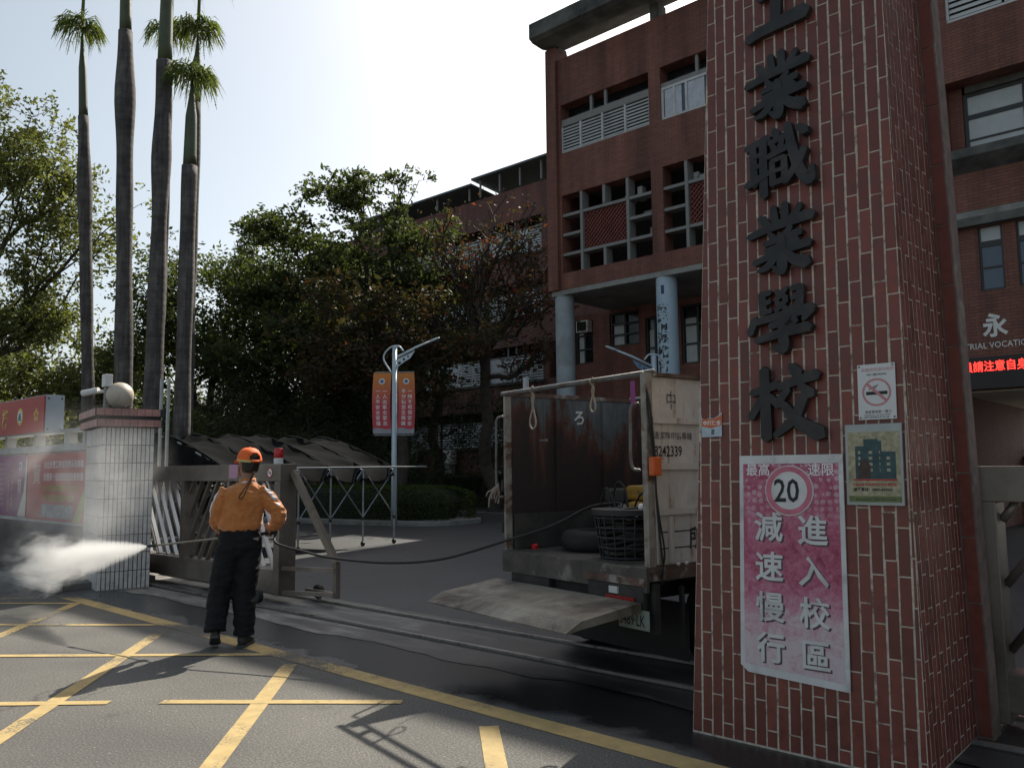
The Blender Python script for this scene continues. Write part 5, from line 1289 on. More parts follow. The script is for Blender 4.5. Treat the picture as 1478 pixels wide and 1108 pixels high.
def banner(label, x0, x1, cols, bulge):
    t = thing('banner', (-17.07, 14.24, 2.45), label, 'banner', 'banners on the street lamp', rz=R(42))
    nz, nxx = 14, 6
    def surf(u, v, d=0):     # u,v in 0..1
        z = 4.10-2.45+(0)-(1-v)*1.63; x = x0+(x1-x0)*u+bulge*math.sin(math.pi*v)*(.03)
        return (x, -.03-.05*math.sin(math.pi*v)*math.sin(math.pi*(.2+.6*u))-d, z)
    def patch(v0, v1, d, mat, name, wave=0):
        mb = MB(); V = [surf(i/nxx, v0+(v1+wave*math.sin(i/nxx*6.28)-v0)*j/nz, d) for j in range(nz+1) for i in range(nxx+1)]
        mb.add(V, [(j*(nxx+1)+i, j*(nxx+1)+i+1, (j+1)*(nxx+1)+i+1, (j+1)*(nxx+1)+i) for j in range(nz) for i in range(nxx)]); return mb.build(name, mat, t, world=False)
    patch(.0, 1, 0, M['banner'], 'cloth'); patch(.0, .085, .003, M['banner_grey'], 'foot', .012)
    for k, (s, uc) in enumerate(cols):
        tb2 = MB()
        for i, ch in enumerate(s):
            vs, fs = text_geo(ch, .012); sz = .125
            v = .70-i*.088
            tb2.add([surf(uc+(x-.5)*sz/(x1-x0), v+(y-.4)*sz/1.63, .004) for x, y, z in vs], fs)
        tb2.build('lettering', M['white_flat'], t, world=False)
    for r, d, mt in ((.085, .004, 'gold'), (.075, .007, 'white_flat'), (.05, .010, 'emblem_blue')):
        n = 20; mb = MB(); mb.add([surf(.5+math.cos(6.283*k/n)*r/(x1-x0), .86+math.sin(6.283*k/n)*r/1.63, d) for k in range(n)], [tuple(range(n))]); mb.build('emblem', M[mt], t, world=False)
    return t
banner('orange to red safety banner hanging left of the lamp pole', -.56, -.075, [('一人平安全家福', .32), ('一人出車全家念', .70)], -1)
banner('orange to red safety banner hanging right of the lamp pole', .085, .53, [('半分疏忽生禍端', .32), ('一絲不苟保安全', .70)], 1)

# steel conduits behind the pillar
for i, (dx, lb) in enumerate(((0, 'slim pale conduit post rising behind the pillar cap'), (.12, 'second slim conduit post just right of the first'))):
    c = thing('conduit_post', (-13.83+dx*.7, 6.40+dx*.7, 0), lb, 'post'); MB().tube([(0, 0, 0), (0, 0, 3.1)], .03, 8).build('tube', M['galv'], c, world=False)
# ------------------------------------------------------------------ truck
def rust_inner():
    m, n, l, b = new_mat('rusted_inner_sheet'); co = objco(n)
    sp = n.new('ShaderNodeSeparateXYZ'); l.new(co, sp.inputs[0])
    mp = n.new('ShaderNodeMapping'); mp.inputs['Scale'].default_value = (1, 1.6, .55); l.new(co, mp.inputs[0])
    t = noise(n, l, 1.8, 8, .68, vec=mp.outputs[0], dist=.5); t2 = noise(n, l, 22, 5, .7, vec=co)
    zr = n.new('ShaderNodeMapRange'); zr.inputs[1].default_value = 1.2; zr.inputs[2].default_value = 2.15; zr.inputs[3].default_value = -.18; zr.inputs[4].default_value = .13; l.new(sp.outputs[2], zr.inputs[0])
    f = math_n(n, l, 'ADD', math_n(n, l, 'ADD', t.outputs[0], zr.outputs[0]), math_n(n, l, 'MULTIPLY', math_n(n, l, 'SUBTRACT', t2.outputs[0], .5), .12))
    r = ramp(n, [(.40, (.020, .012, .010)), (.50, (.048, .019, .013)), (.55, (.085, .030, .017)), (.60, (.07, .075, .08)), (.72, (.12, .132, .14))]); l.new(f, r.inputs[0])
    l.new(r.outputs[0], b.inputs['Base Color']); b.inputs['Roughness'].default_value = .75; bump(n, l, b, t2.outputs[0], .3, .006); return m
M['rust_inner'] = rust_inner()
M['dull_tube'] = simple('dull_painted_tube', (.13, .13, .13), .6, .2, var=.3, scale=9, dirt=(.09, .05, .03), dscale=8)
def white_rust():
    m, n, l, b = new_mat('white_panel_with_rust'); co = objco(n)
    t = noise(n, l, 3.5, 8, .7, vec=co, dist=.6); mp = n.new('ShaderNodeMapping'); mp.inputs['Scale'].default_value = (14, 14, 1.1); l.new(co, mp.inputs[0]); st = noise(n, l, 1.0, 5, .6, vec=mp.outputs[0])
    base = ramp(n, [(.3, (.38, .345, .32)), (.7, (.58, .54, .51))]); l.new(t.outputs[0], base.inputs[0])
    rs_ = ramp(n, [(.58, (0, 0, 0)), (.68, (.85, .85, .85))]); l.new(math_n(n, l, 'ADD', math_n(n, l, 'MULTIPLY', st.outputs[0], .62), math_n(n, l, 'MULTIPLY', t.outputs[0], .45)), rs_.inputs[0])
    l.new(mixc(n, l, rs_.outputs[0], base.outputs[0], (.17, .065, .03)), b.inputs['Base Color']); b.inputs['Roughness'].default_value = .6; return m
M['white_rust'] = white_rust()
M['rust_edge'] = simple('rusty_edge', (.10, .06, .045), .8, var=.5, scale=9, dirt=(.30, .28, .25), dscale=5, dlo=.54, dhi=.64)
M['post_pale'] = simple('pale_rusty_post', (.25, .225, .195), .7, var=.3, scale=9, dirt=(.10, .05, .03), dscale=6, dlo=.5, dhi=.62)
M['bed_lip'] = simple('dirty_bed_lip', (.075, .066, .056), .75, var=.4, scale=7, dirt=(.20, .185, .165), dscale=4, dlo=.56, dhi=.66)
M['basket_grey'] = plain('dark_grey_plastic', (.02, .021, .023), .55)
M['chassis'] = simple('dirty_chassis', (.030, .028, .026), .8, var=.4, scale=6, dirt=(.07, .06, .05), dscale=3)
M['bed_steel'] = simple('scuffed_bed_steel', (.095, .088, .078), .6, .4, var=.4, scale=7, dirt=(.05, .035, .025), dscale=2.4)
def tread_plate():
    m, n, l, b = new_mat('tread_plate'); co = objco(n)
    t = noise(n, l, 2.2, 8, .65, vec=co, dist=.5); vo = n.new('ShaderNodeTexVoronoi'); vo.inputs['Scale'].default_value = 34; vo.inputs['Randomness'].default_value = .15; l.new(co, vo.inputs[0])
    r = ramp(n, [(.34, (.07, .05, .036)), (.44, (.20, .175, .14)), (.62, (.36, .33, .27))]); l.new(t.outputs[0], r.inputs[0])
    rv = ramp(n, [(.1, (1.25, 1.25, 1.25)), (.4, (.8, .8, .8))]); l.new(vo.outputs['Distance'], rv.inputs[0])
    l.new(mixc(n, l, 1.0, r.outputs[0], rv.outputs[0], 'MULTIPLY'), b.inputs['Base Color']); b.inputs['Roughness'].default_value = .6; b.inputs['Metallic'].default_value = .25
    bump(n, l, b, vo.outputs['Distance'], -.6, .006); return m
M['tread'] = tread_plate()
M['tyre'] = simple('tyre_rubber', (.018, .018, .018), .8, var=.3, bmp=.3, bscale=40)
M['red_lamp'] = plain('red_tail_lens', (.30, .012, .012), .3)
M['clear_lamp'] = plain('clear_lens', (.55, .55, .55), .2)
M['cab_paint'] = simple('cab_paint', (.30, .34, .38), .35, .1, var=.05)
TS = .928
TR = thing('box_truck', (-3.105, 4.822, .108), 'old open box truck with rusty body and lowered tail lift', 'truck', rz=math.atan2(-.196, .9806))
TR.scale = (TS, TS, TS)
def tb(name, mb, mat, parent=TR, **k): return mb.build(name, mat, parent, world=False, **k)
W_, L_ = 1.745, 3.1
bed = tb('bed', MB().box(-W_, 0, -.02, L_, .665, .78), M['bed_steel'], bevel=.008)
tb('bed_edge', MB().box(-W_-.012, .012, -.05, -.021, .60, .775), M['bed_lip'], bed)
lw_ = tb('side_wall', MB().box(-W_-.02, -W_+.02, .05, L_, .785, 2.16), M['rust_inner'])
for y in (.55, 1.15, 1.75, 2.35): tb('rib', MB().box(-W_+.02, -W_+.045, y, y+.045, .785, 2.15), M['rust_inner'], lw_)
tb('kick_board', MB().box(-W_+.021, -W_+.05, .06, L_, .785, 1.10), M['chassis'], lw_)
tb('top_rail', MB().box(-W_-.03, -W_+.03, .05, L_, 2.162, 2.20), M['rust_edge'], lw_)
fw = tb('front_wall', MB().box(-W_+.051, -.05, L_-.04, L_, .785, 2.16), M['rust_inner'])
rw2_ = tb('side_wall', MB().box(-.03, 0, .05, L_, .785, 2.18), M['white_rust'])
for z in (1.15, 1.485, 1.83): tb('rib', MB().box(.001, .028, .05, L_, z, z+.045), M['white_rust'], rw2_)
tb('top_rail', MB().box(-.034, .034, .05, L_, 2.182, 2.21), M['rust_edge'], rw2_)
tb('bottom_rail', MB().box(.001, .02, -.02, L_, .68, .78), M['rust_edge'], rw2_)
for z in (.90, 1.02): tb('groove', MB().box(.0005, .004, .06, L_, z, z+.008), M['chassis'], rw2_)
tb('hinge', MB().box(.004, .03, .20, .235, .80, 1.14), M['white_rust'], rw2_); tb('hinge', MB().box(.004, .03, .055, .075, .80, 1.14), M['white_rust'], rw2_)
for y in (.27, .36): tb('hook', MB().sphere((.03, y, .785), .016, 8, 6), M['stainless_bright'], rw2_)
def side_text(s, y, z, size, mat, bold=.0, sx=1., pitch=None):
    t = MB(); o = (.0035, y, z)
    if pitch:
        for i, ch in enumerate(s): text(t, ch, (.0035, y+i*pitch, z), (0, 1, 0), UP, size, bold, sx)
    else: text(t, s, o, (0, 1, 0), UP, size, bold, sx)
    tb('lettering', t, mat, rw2_)
M['faded_black'] = simple('faded_black_paint', (.05, .05, .055), .7, var=.3, dirt=(.3, .28, .27), dscale=26, dlo=.5, dhi=.68)
side_text('中', .215, 1.955, .15, M['faded_black'], .0, .8)
side_text('清潔隊申訴專線', .075, 1.715, .064, M['faded_black'], .0, .95)
side_text('8242339', .075, 1.585, .112, M['black_flat'], .012, .78)
side_text('所', .43, .90, .18, M['black_flat'], .015, .9)
# rear posts, header tubes, grab handles
tb('corner_post', MB().box(-.03, .022, -.02, .049, .781, 2.205), M['post_pale']); tb('corner_post', MB().box(-W_-.022, -W_+.008, -.02, .049, .781, 2.16), M['post_pale'])
tb('header_tube', MB().tube([(-W_-.06, -.005, 2.185), (-.02, 0, 2.20)], .021, 8), M['dull_tube'], smooth=True)
tb('header_tube', MB().tube([(-W_+.02, .14, 2.20), (-.02, .12, 2.225)], .019, 8), M['dull_tube'], smooth=True)
tb('header_tube', MB().tube([(-W_-.02, 1.6, 2.20), (0, 1.6, 2.22)], .019, 8), M['galv'], smooth=True)
tb('bracket', MB().box(-W_+.12, -W_+.17, .1, .13, 2.22, 2.33), M['galv'])
for x, s in ((-W_-.03, -1), (-.05, -1)):
    pts = smooth_path([(x, -.02, 1.98), (x+s*.055, -.05, 1.95), (x+s*.065, -.05, 1.8), (x+s*.06, -.05, 1.52 if x > -1 else 1.3), (x, -.02, 1.48 if x > -1 else 1.25)], 5)
    tb('grab_handle', MB().tube(pts, .012, 6), M['dull_tube'], smooth=True)
for z in (.93, 1.30): tb('latch', MB().box(-W_-.055, -W_-.031, -.03, .0, z, z+.1), M['chassis'])
# chassis and running gear
tb('chassis_rail', MB().box(-1.32, -1.22, .0, 4.9, .46, .62), M['chassis']); tb('chassis_rail', MB().box(-.52, -.42, .0, 4.9, .46, .62), M['chassis'])
tb('cross_beam', MB().box(-W_+.06, -.06, .03, .13, .42, .60), M['chassis'])
tb('under_box', MB().box(-W_+.10, -1.12, -.04, .02, .40, .598), M['chassis'], bevel=.01); 
bl = tb('lamp_panel', MB().box(-.62, -.02, -.055, -.01, .33, .64), M['chassis'], bevel=.008)
tb('tail_lamp', MB().box(-.40, -.22, -.075, -.056, .50, .555), M['red_lamp'], bl); tb('tail_lamp', MB().box(-.215, -.10, -.075, -.056, .50, .555), M['red_lamp'], bl); tb('reverse_lamp', MB().box(-.36, -.27, -.075, -.056, .57, .62), M['clear_lamp'], bl)
tb('bumper_strip', MB().box(-.66, .0, -.062, -.051, .645, .70), M['rust_edge'], bl)
M['plate_green'] = simple('grey_green_plate', (.26, .31, .28), .5, var=.15)
np_ = tb('number_plate', MB().box(-.27, .04, -.062, -.056, .335, .475), M['plate_green'], bl)
t = MB(); text(t, '3489·LK', (-.262, -.064, .36), X1, UP, .115, .01, .66); tb('lettering', t, M['black_flat'], np_)
tb('mud_flap', MB().box(.0, .03, .30, .33, .18, .62), M['black_rubber']); tb('side_guard', MB().box(-.01, .02, .5, 2.6, .42, .52), M['chassis']); tb('guard_post', MB().box(-.012, .03, .02, .07, .30, .66), M['chassis'])
tb('flap_shade_fill', MB().box(-W_+.12, -.10, .50, .515, .02, .46), M['black_rubber'])  # full-width mud flap, also a dark fill standing in for shade under the bed
tb('axle', MB().tube([(-W_+.1, .98, .284), (-.1, .98, .284)], .06, 10), M['chassis'])
for x0, y in ((-W_+.02, .98), (-.24, .98), (-W_+.05, 4.0), (-.25, 4.0)):
    w = tb('wheel', MB().lathe([(.22, x0), (.365, x0), (.40, x0+.03), (.40, x0+.19), (.365, x0+.22), (.22, x0+.22)], (0, y, .284), 26, 'X'), M['tyre'], smooth=False)
    tb('rim', MB().lathe([(.05, x0+.05), (.218, x0+.03), (.218, x0+.19), (.05, x0+.17)], (0, y, .284), 20, 'X'), M['galv'], w)
cabm = MB(); cabm.loft([[(x, 3.22, .55), (x, 4.78, .55), (x, 4.82, 1.15), (x, 4.45, 1.95), (x, 3.22, 1.98)] for x in (-W_+.05, -.05)])
cab = tb('cab', cabm, M['cab_paint'], bevel=.05)
for x in (-W_+.046, -.046): tb('side_window', MB().box(x-.004, x+.004, 3.5, 4.4, 1.25, 1.80), M['window_dark'], cab)
# tail lift
lf = MB(); pr = [(-.09, .535), (-.66, .470), (-.80, .405), (-.80, .395), (-.66, .415), (-.09, .465)]
lf.loft([[(x, y, z) for y, z in pr] for x in (-1.80, -.01)]); tl = tb('tail_lift', lf, M['tread'])
for x in (-1.5, -.4): tb('lift_arm', MB().bar((x, -.12, .50), (x, .25, .44), .06, .07), M['chassis'], tl)

# things loaded on the truck, placed in the truck's own frame
TM = ROOT[TR.name] @ Matrix.Scale(TS, 4)
def on_truck(name, x, y, z, label, cat, rz=0):
    w = TM @ Vector((x, y, z)); o = thing(name, w, label, cat, rz=math.atan2(-.196, .9806)+rz); o.scale = (TS, TS, TS); return o
ty = on_truck('spare_tyre', -1.22, .60, .782, 'black spare tyre lying flat on the truck bed', 'tyre')
MB().lathe([(.17, .0), (.27, .0), (.31, .035), (.32, .085), (.31, .135), (.27, .17), (.17, .17), (.155, .085)], seg=30).build('casing', M['tyre'], ty, world=False, smooth=True)
MB().lathe([(.02, .06), (.154, .06), (.154, .11), (.02, .11)], seg=20).build('rim', M['galv'], ty, world=False)
bk = on_truck('plastic_basket', -.56, .36, .782, 'round black plastic mesh basket full of hoses on the truck', 'basket')
def bk_r(z): return .235+.055*z/.38
for k in range(5):
    z = .012+k*.078; MB().tube([(bk_r(z)*math.cos(a), bk_r(z)*math.sin(a), z) for a in np.linspace(0, 2*math.pi, 33)], .0075, 5, caps=False).build('hoop', M['basket_grey'], bk, world=False)
for k in range(20):
    a = 2*math.pi*k/20; MB().tube([(bk_r(0)*math.cos(a), bk_r(0)*math.sin(a), 0), (bk_r(.37)*math.cos(a), bk_r(.37)*math.sin(a), .37)], .007, 4).build('rib', M['basket_grey'], bk, world=False)
MB().lathe([(.28, .345), (.305, .345), (.31, .39), (.285, .39)], seg=32).build('rim', M['basket_grey'], bk, world=False)
MB().lathe([(.001, .003), (.23, .003), (.23, .012), (.001, .012)], seg=28).build('floor', M['black_rubber'], bk, world=False)
hc = on_truck('hose_coil', -.56, .36, .795, 'tangle of dark hose heaped inside the black basket', 'hose')
rh = np.random.default_rng(4); pts = []
for k in range(150):
    a = k*.42; r_ = .17+.05*math.sin(k*1.3)+rh.normal()*.012; pts.append((r_*math.cos(a), r_*math.sin(a), .02+k*.0023+.02*math.sin(k*.9)))
MB().tube(smooth_path(pts, 2), .016, 6).build('coil', M['chassis'], hc, world=False, smooth=True)
for q, (a0, hgt) in enumerate(((2.4, .20), (2.9, .15), (.3, .12))):
    c0 = (math.cos(a0)*.2, math.sin(a0)*.2); MB().tube(smooth_path([(c0[0], c0[1], .33), (c0[0]*1.25-.03, c0[1]*1.25, .36+hgt*.8), (c0[0]*1.1-.13, c0[1]*1.1, .38+hgt), (c0[0]-.24, c0[1]+.02, .34)], 6), .009, 6).build('loop', M['black_rubber'], hc, world=False, smooth=True)
nz = on_truck('spray_nozzle', -.40, .34, 1.16, 'small white and red nozzle on top of the basket', 'nozzle')
MB().sphere((0, 0, .03), .03, 12, 8).build('head', M['white_flat'], nz, world=False, smooth=True); MB().tube([(.02, 0, .045), (.085, .01, .05)], .014, 8).build('tip', M['red_lamp'], nz, world=False)
M['pump_yellow'] = simple('dirty_yellow_paint', (.34, .19, .02), .45, var=.2, scale=8, dirt=(.05, .04, .03), dscale=7)
pu = on_truck('pressure_washer', -1.02, 1.02, .782, 'yellow engine driven pressure washer standing behind the spare tyre', 'pressure washer')
MB().box(-.30, .26, -.2, .2, .05, .09).build('frame', M['chassis'], pu, world=False)
MB().tube([(-.28, -.18, 0), (-.28, -.18, .50), (-.28, .18, .50), (-.28, .18, 0)], .014, 6).build('frame', M['chassis'], pu, world=False)
MB().tube([(.24, -.18, 0), (.24, -.18, .30), (.24, .18, .30), (.24, .18, 0)], .014, 6).build('frame', M['chassis'], pu, world=False)
MB().lathe([(.02, -.19), (.15, -.19), (.175, -.16), (.175, .02), (.12, .08)], (.02, 0, .25), 22, 'Y').build('fan_housing', M['pump_yellow'], pu, world=False, smooth=False)
MB().lathe([(.001, -.20), (.045, -.20), (.045, -.191), (.001, -.191)], (.07, 0, .27), 16, 'Y').build('badge', M['white_flat'], pu, world=False)
MB().box(-.14, .12, -.12, .14, .43, .56).build('fuel_tank', M['pump_yellow'], pu, world=False, bevel=.03)
MB().box(-.40, -.14, -.14, .12, .40, .53).build('air_filter', M['chassis'], pu, world=False, bevel=.03)
MB().box(-.27, -.16, -.1, .1, .09, .40).build('pump_block', M['galv'], pu, world=False, bevel=.02)
MB().tube([(-.22, -.12, .3), (-.30, -.16, .33)], .03, 8).build('pressure_gauge', M['white_flat'], pu, world=False)
rb = on_truck('red_cap', -1.66, .24, .782, 'tiny orange red cap lying at the edge of the truck bed', 'cap'); MB().lathe([(.035, 0), (.035, .035), (.025, .045), (.001, .046)], seg=14).build('shell', M['red_lens'], rb, world=False)
M['rope'] = simple('grey_rope', (.30, .25, .20), .9, var=.3, scale=60)
def rope_loop(x, drop, wid, label):
    o = on_truck('rope_loop', x, .0, 2.19, label, 'rope')
    P = [(0, 0, .035), (.012, 0, 0), (.006, -.01, -.08), (.0, 0, -drop*.45), (-wid*.8, 0, -drop*.8), (-wid*.5, 0, -drop*.97), (wid*.3, 0, -drop), (wid*.9, 0, -drop*.85), (.01, 0, -drop*.46), (.014, .0, -.06), (-.01, .0, .03)]
    MB().tube(smooth_path(P, 6), .0075, 6).build('cord', M['rope'], o, world=False, smooth=True)
    MB().tube([(0, -.028, .0), (0, 0, .03), (0, .028, 0), (0, 0, -.03), (0, -.028, 0)], .009, 6).build('knot', M['rope'], o, world=False)
rope_loop(-1.36, .34, .05, 'thin rope noose hanging from the header tube, nearer the left post'); rope_loop(-.58, .24, .035, 'shorter rope loop hanging near the white side panel')
bu = on_truck('rope_bundle', -W_-.07, -.05, 1.28, 'frayed rope knotted round the left rear grab handle', 'rope'); rr_ = random.Random(6)
for k in range(14):
    e = (rr_.uniform(-.11, .02), rr_.uniform(-.08, .03), rr_.uniform(-.16, .05)); MB().tube(smooth_path([(0, 0, .04+k*.004), (e[0]*.5, e[1], e[2]*.4+.03), e], 4), .0065, 5).build('strand', M['rope'], bu, world=False)
cbx = on_truck('control_cable', .04, .02, 1.5, 'black control cable with orange switch box on the white panel', 'control box')
M['box_orange'] = simple('orange_plastic', (.52, .10, .02), .5, var=.12, scale=9)
MB().tube(smooth_path([(-.05, -.03, .66), (.0, -.025, .5), (.012, -.01, .3), (.02, 0, .10), (.02, .01, .06)], 6), .008, 6).build('cable', M['black_rubber'], cbx, world=False, smooth=True)
MB().tube(smooth_path([(.02, .0, -.04), (.018, .01, -.25), (.02, .03, -.5), (.022, .05, -.7), (.0, .06, -.85)], 6), .008, 6).build('cable', M['black_rubber'], cbx, world=False, smooth=True)
MB().tube(smooth_path([(-.03, -.03, .62), (.01, -.02, .2), (.02, .02, -.3), (.025, .07, -.62), (.01, .03, -.8)], 6), .007, 6).build('cable', M['black_rubber'], cbx, world=False, smooth=True)
MB().box(-.005, .045, -.045, .05, -.06, .08).build('switch_box', M['box_orange'], cbx, world=False, bevel=.012)
tm = on_truck('hanging_sack', -.075, -.0, 2.05, 'small purple packet hung at the top of the right rear post', 'packet'); MB().box(-.05, -.005, -.03, -.022, -.10, .10).build('wrapper', M['poster_purple'], tm, world=False)
lt_ = on_truck('hanging_hook', -W_+.16, .3, 2.19, 'thin rod hook hanging inside the truck near the left post', 'hook'); MB().tube([(0, 0, 0), (0, 0, -.42)], .004, 5).build('rod', M['chassis'], lt_, world=False); MB().box(-.05, .05, -.01, .01, -.44, -.42).build('plate', M['galv'], lt_, world=False)
t = MB(); text(t, 'ろ', (-W_+.026, .78, 1.93), (0, 1, 0), UP, .16, .02); t.build('chalk_mark', M['sign_white'], lw_, world=False)
# ------------------------------------------------------------------ worker with pressure lance
def ellipse_ring(cx, cy, z, rx, ry, n=20, p=1.0, tilt=(0, 0)):
    out = []
    for k in range(n):
        a = 2*math.pi*k/n; c, s = math.cos(a), math.sin(a)
        c = math.copysign(abs(c)**p, c); s = math.copysign(abs(s)**p, s)
        out.append((cx+rx*c, cy+ry*s, z+tilt[0]*rx*c+tilt[1]*ry*s))
    return out
def remeshed(mb, name, mat, parent, voxel, smooth_it=4, wr=0, wscale=.12, seed=0, wr2=0):
    """voxel-union of the pieces into one continuous surface, softened, with cloth wrinkles"""
    me = mesh_of(mb, name, None); o = bpy.data.objects.new(name, me); col.objects.link(o)
    m = o.modifiers.new('r', 'REMESH'); m.mode = 'VOXEL'; m.voxel_size = voxel; m.use_smooth_shade = True
    s = o.modifiers.new('s', 'SMOOTH'); s.factor = .5; s.iterations = smooth_it
    dg = bpy.context.evaluated_depsgraph_get(); me2 = bpy.data.meshes.new_from_object(o.evaluated_get(dg))
    bpy.data.objects.remove(o); bpy.data.meshes.remove(me)
    if wr:
        n = len(me2.vertices); co = np.empty(n*3, np.float32); no = np.empty(n*3, np.float32)
        me2.vertices.foreach_get('co', co); me2.vertices.foreach_get('normal', no); co = co.reshape(-1, 3); no = no.reshape(-1, 3)
        from mathutils import noise as mn
        f = np.array([mn.noise((c[0]/wscale*.8+seed, c[1]/wscale*.8, c[2]/wscale*1.3+c[0]/wscale*.6))+.5*mn.noise((c[0]/wscale*2.1, c[1]/wscale*2.1+seed, c[2]/wscale*3.0)) for c in co])
        f = -np.abs(f)*1.3+.35
        if wr2: f = f+np.array([wr2*mn.noise((c[0]*6, c[1]*6, c[2]*45+seed))*max(0, 1-abs(c[2]-.2)/.25) for c in co])
        co = co+no*f[:, None]*wr
        me2.vertices.foreach_set('co', co.ravel()); me2.update()
    me2.name = name; me2.materials.clear(); me2.materials.append(mat); me2.polygons.foreach_set('use_smooth', [True]*len(me2.polygons))
    ob = bpy.data.objects.new(name, me2); col.objects.link(ob); ob.parent = parent; ROOT[ob.name] = ROOT[parent.name]
    return ob
M['skin'] = simple('tanned_skin', (.26, .135, .085), .5, var=.12, scale=20)
def shirt_mat():
    m, n, l, b = new_mat('orange_work_shirt'); co = objco(n)
    t = noise(n, l, 9, 5, .6, vec=co); r = ramp(n, [(.3, (.42, .145, .035)), (.7, (.53, .20, .055))]); l.new(t.outputs[0], r.inputs[0]); out = r.outputs[0]
    def band(A, B, w):
        A, B = Vector(A), Vector(B); d = (B-A); L = d.length; d.normalize()
        s = n.new('ShaderNodeVectorMath'); s.operation = 'SUBTRACT'; l.new(co, s.inputs[0]); s.inputs[1].default_value = A
        dt = n.new('ShaderNodeVectorMath'); dt.operation = 'DOT_PRODUCT'; l.new(s.outputs[0], dt.inputs[0]); dt.inputs[1].default_value = d
        sc_ = n.new('ShaderNodeVectorMath'); sc_.operation = 'SCALE'; sc_.inputs[0].default_value = d; l.new(dt.outputs['Value'], sc_.inputs['Scale'])
        df = n.new('ShaderNodeVectorMath'); df.operation = 'SUBTRACT'; l.new(s.outputs[0], df.inputs[0]); l.new(sc_.outputs[0], df.inputs[1])
        ln = n.new('ShaderNodeVectorMath'); ln.operation = 'LENGTH'; l.new(df.outputs[0], ln.inputs[0])
        a = math_n(n, l, 'LESS_THAN', ln.outputs['Value'], w); b1 = math_n(n, l, 'GREATER_THAN', dt.outputs['Value'], 0.0); b2 = math_n(n, l, 'LESS_THAN', dt.outputs['Value'], L)
        return math_n(n, l, 'MULTIPLY', math_n(n, l, 'MULTIPLY', a, b1), b2)
    for A, B, w in (((.262, -.075, 1.375), (.385, -.10, 1.215), .026), ((-.165, -.03, 1.34), (-.215, .02, 1.12), .03), ((.235, .0, 1.02), (.26, .0, 1.18), .026), ((.03, -.06, 1.412), (.19, -.055, 1.412), .009)):
        out = mixc(n, l, band(A, B, w), out, (.62, .62, .68))
    l.new(out, b.inputs['Base Color']); b.inputs['Roughness'].default_value = .85
    mf = n.new('ShaderNodeMapping'); mf.inputs['Scale'].default_value = (9, 9, 5); mf.inputs['Rotation'].default_value = (0, .5, 0); l.new(co, mf.inputs[0]); t2 = noise(n, l, 1.3, 3, .5, vec=mf.outputs[0], dist=1.2); bump(n, l, b, t2.outputs[0], .6, .03)
    b.inputs['Sheen Weight'].default_value = .25; return m
M['shirt'] = shirt_mat()
M['trousers'] = simple('black_trousers', (.009, .0095, .012), .8, spec=.25, var=.25, scale=8, bmp=.1, bscale=200)
M['shoe'] = simple('black_trainers', (.014, .014, .015), .55, var=.3, scale=30)
M['sole'] = simple('shoe_sole', (.05, .05, .052), .7, var=.2)
M['hair'] = plain('black_hair', (.010, .009, .008), .5)
M['cap'] = simple('fluorescent_orange_cap', (.80, .13, .015), .7, var=.06, scale=20, bmp=.1, bscale=150)
M['cap_band'] = plain('lime_reflective_band', (.48, .50, .16), .5)
M['mask_pink'] = plain('pale_pink_mask', (.55, .34, .36), .8)

PW_ = Vector((-6.69, 3.78, 0)); PRZ = R(60.8)
person = thing('person', PW_, 'worker in orange shirt and orange cap spraying with a pressure lance', 'person', rz=PRZ)
HR = Vector((.285, .06, .955)); TIP = Vector((-.787, 1.129, .792)); LD = (TIP-HR).normalized()
HL = HR+LD*.44
body = MB()
# head, neck, trunk core, arms and legs under the clothes
hc_ = (.112, .012)
body.loft([ellipse_ring(hc_[0]-.004, hc_[1]+.02, 1.450, .030, .035), ellipse_ring(hc_[0]-.012, hc_[1]+.028, 1.475, .055, .062), ellipse_ring(hc_[0]-.008, hc_[1]+.016, 1.52, .070, .084),
           ellipse_ring(hc_[0], hc_[1], 1.58, .077, .096), ellipse_ring(hc_[0], hc_[1], 1.63, .076, .094), ellipse_ring(hc_[0], hc_[1], 1.675, .052, .065), ellipse_ring(hc_[0], hc_[1], 1.69, .02, .025)])
body.loft([ellipse_ring(.098, .0, 1.34, .075, .06), ellipse_ring(.104, .0, 1.42, .056, .058), ellipse_ring(.108, .006, 1.50, .054, .058)])
FD = Vector((-.5, .866, 0)); FS = Vector((.866, .5, 0))           # the head is turned to the left
def fpt(f, s, z): return (hc_[0]+FD.x*f+FS.x*s, hc_[1]+FD.y*f+FS.y*s, z)
body.tube([fpt(.082, 0, 1.575), fpt(.104, 0, 1.545), fpt(.092, 0, 1.535)], [.010, .015, .012], 8)                 # nose
body.tube([fpt(.080, -.02, 1.500), fpt(.086, 0, 1.498), fpt(.080, .02, 1.500)], [.007, .009, .007], 8)           # lips
for s in (-1, 1): body.sphere(fpt(-.005, s*.080, 1.555), .022, 10, 8, (.55, .8, 1.35))                           # ears
body.loft([ellipse_ring(.05, 0, .93, .13, .09), ellipse_ring(.055, 0, 1.05, .14, .09), ellipse_ring(.075, 0, 1.28, .16, .095), ellipse_ring(.09, 0, 1.36, .11, .07)])
armR = [(.235, 0, 1.315), (.31, -.03, 1.22), (.375, -.04, 1.115), (.345, .01, 1.03), (.305, .04, .975)]
armL = [(-.085, 0, 1.32), (-.125, .005, 1.21), (-.145, .04, 1.09), (-.12, .17, 1.02), tuple(HL+Vector((-.035, -.05, .035)))]
for arm in (armR, armL): body.tube(smooth_path(arm, 4), list(np.linspace(.050, .029, 17)), 10)
legL = [(-.035, 0, .86), (-.07, .01, .65), (-.10, .02, .48), (-.125, -.01, .30), (-.13, -.04, .12)]
legR = [(.13, 0, .86), (.115, .01, .65), (.10, .02, .48), (.10, 0, .28), (.10, -.01, .09)]
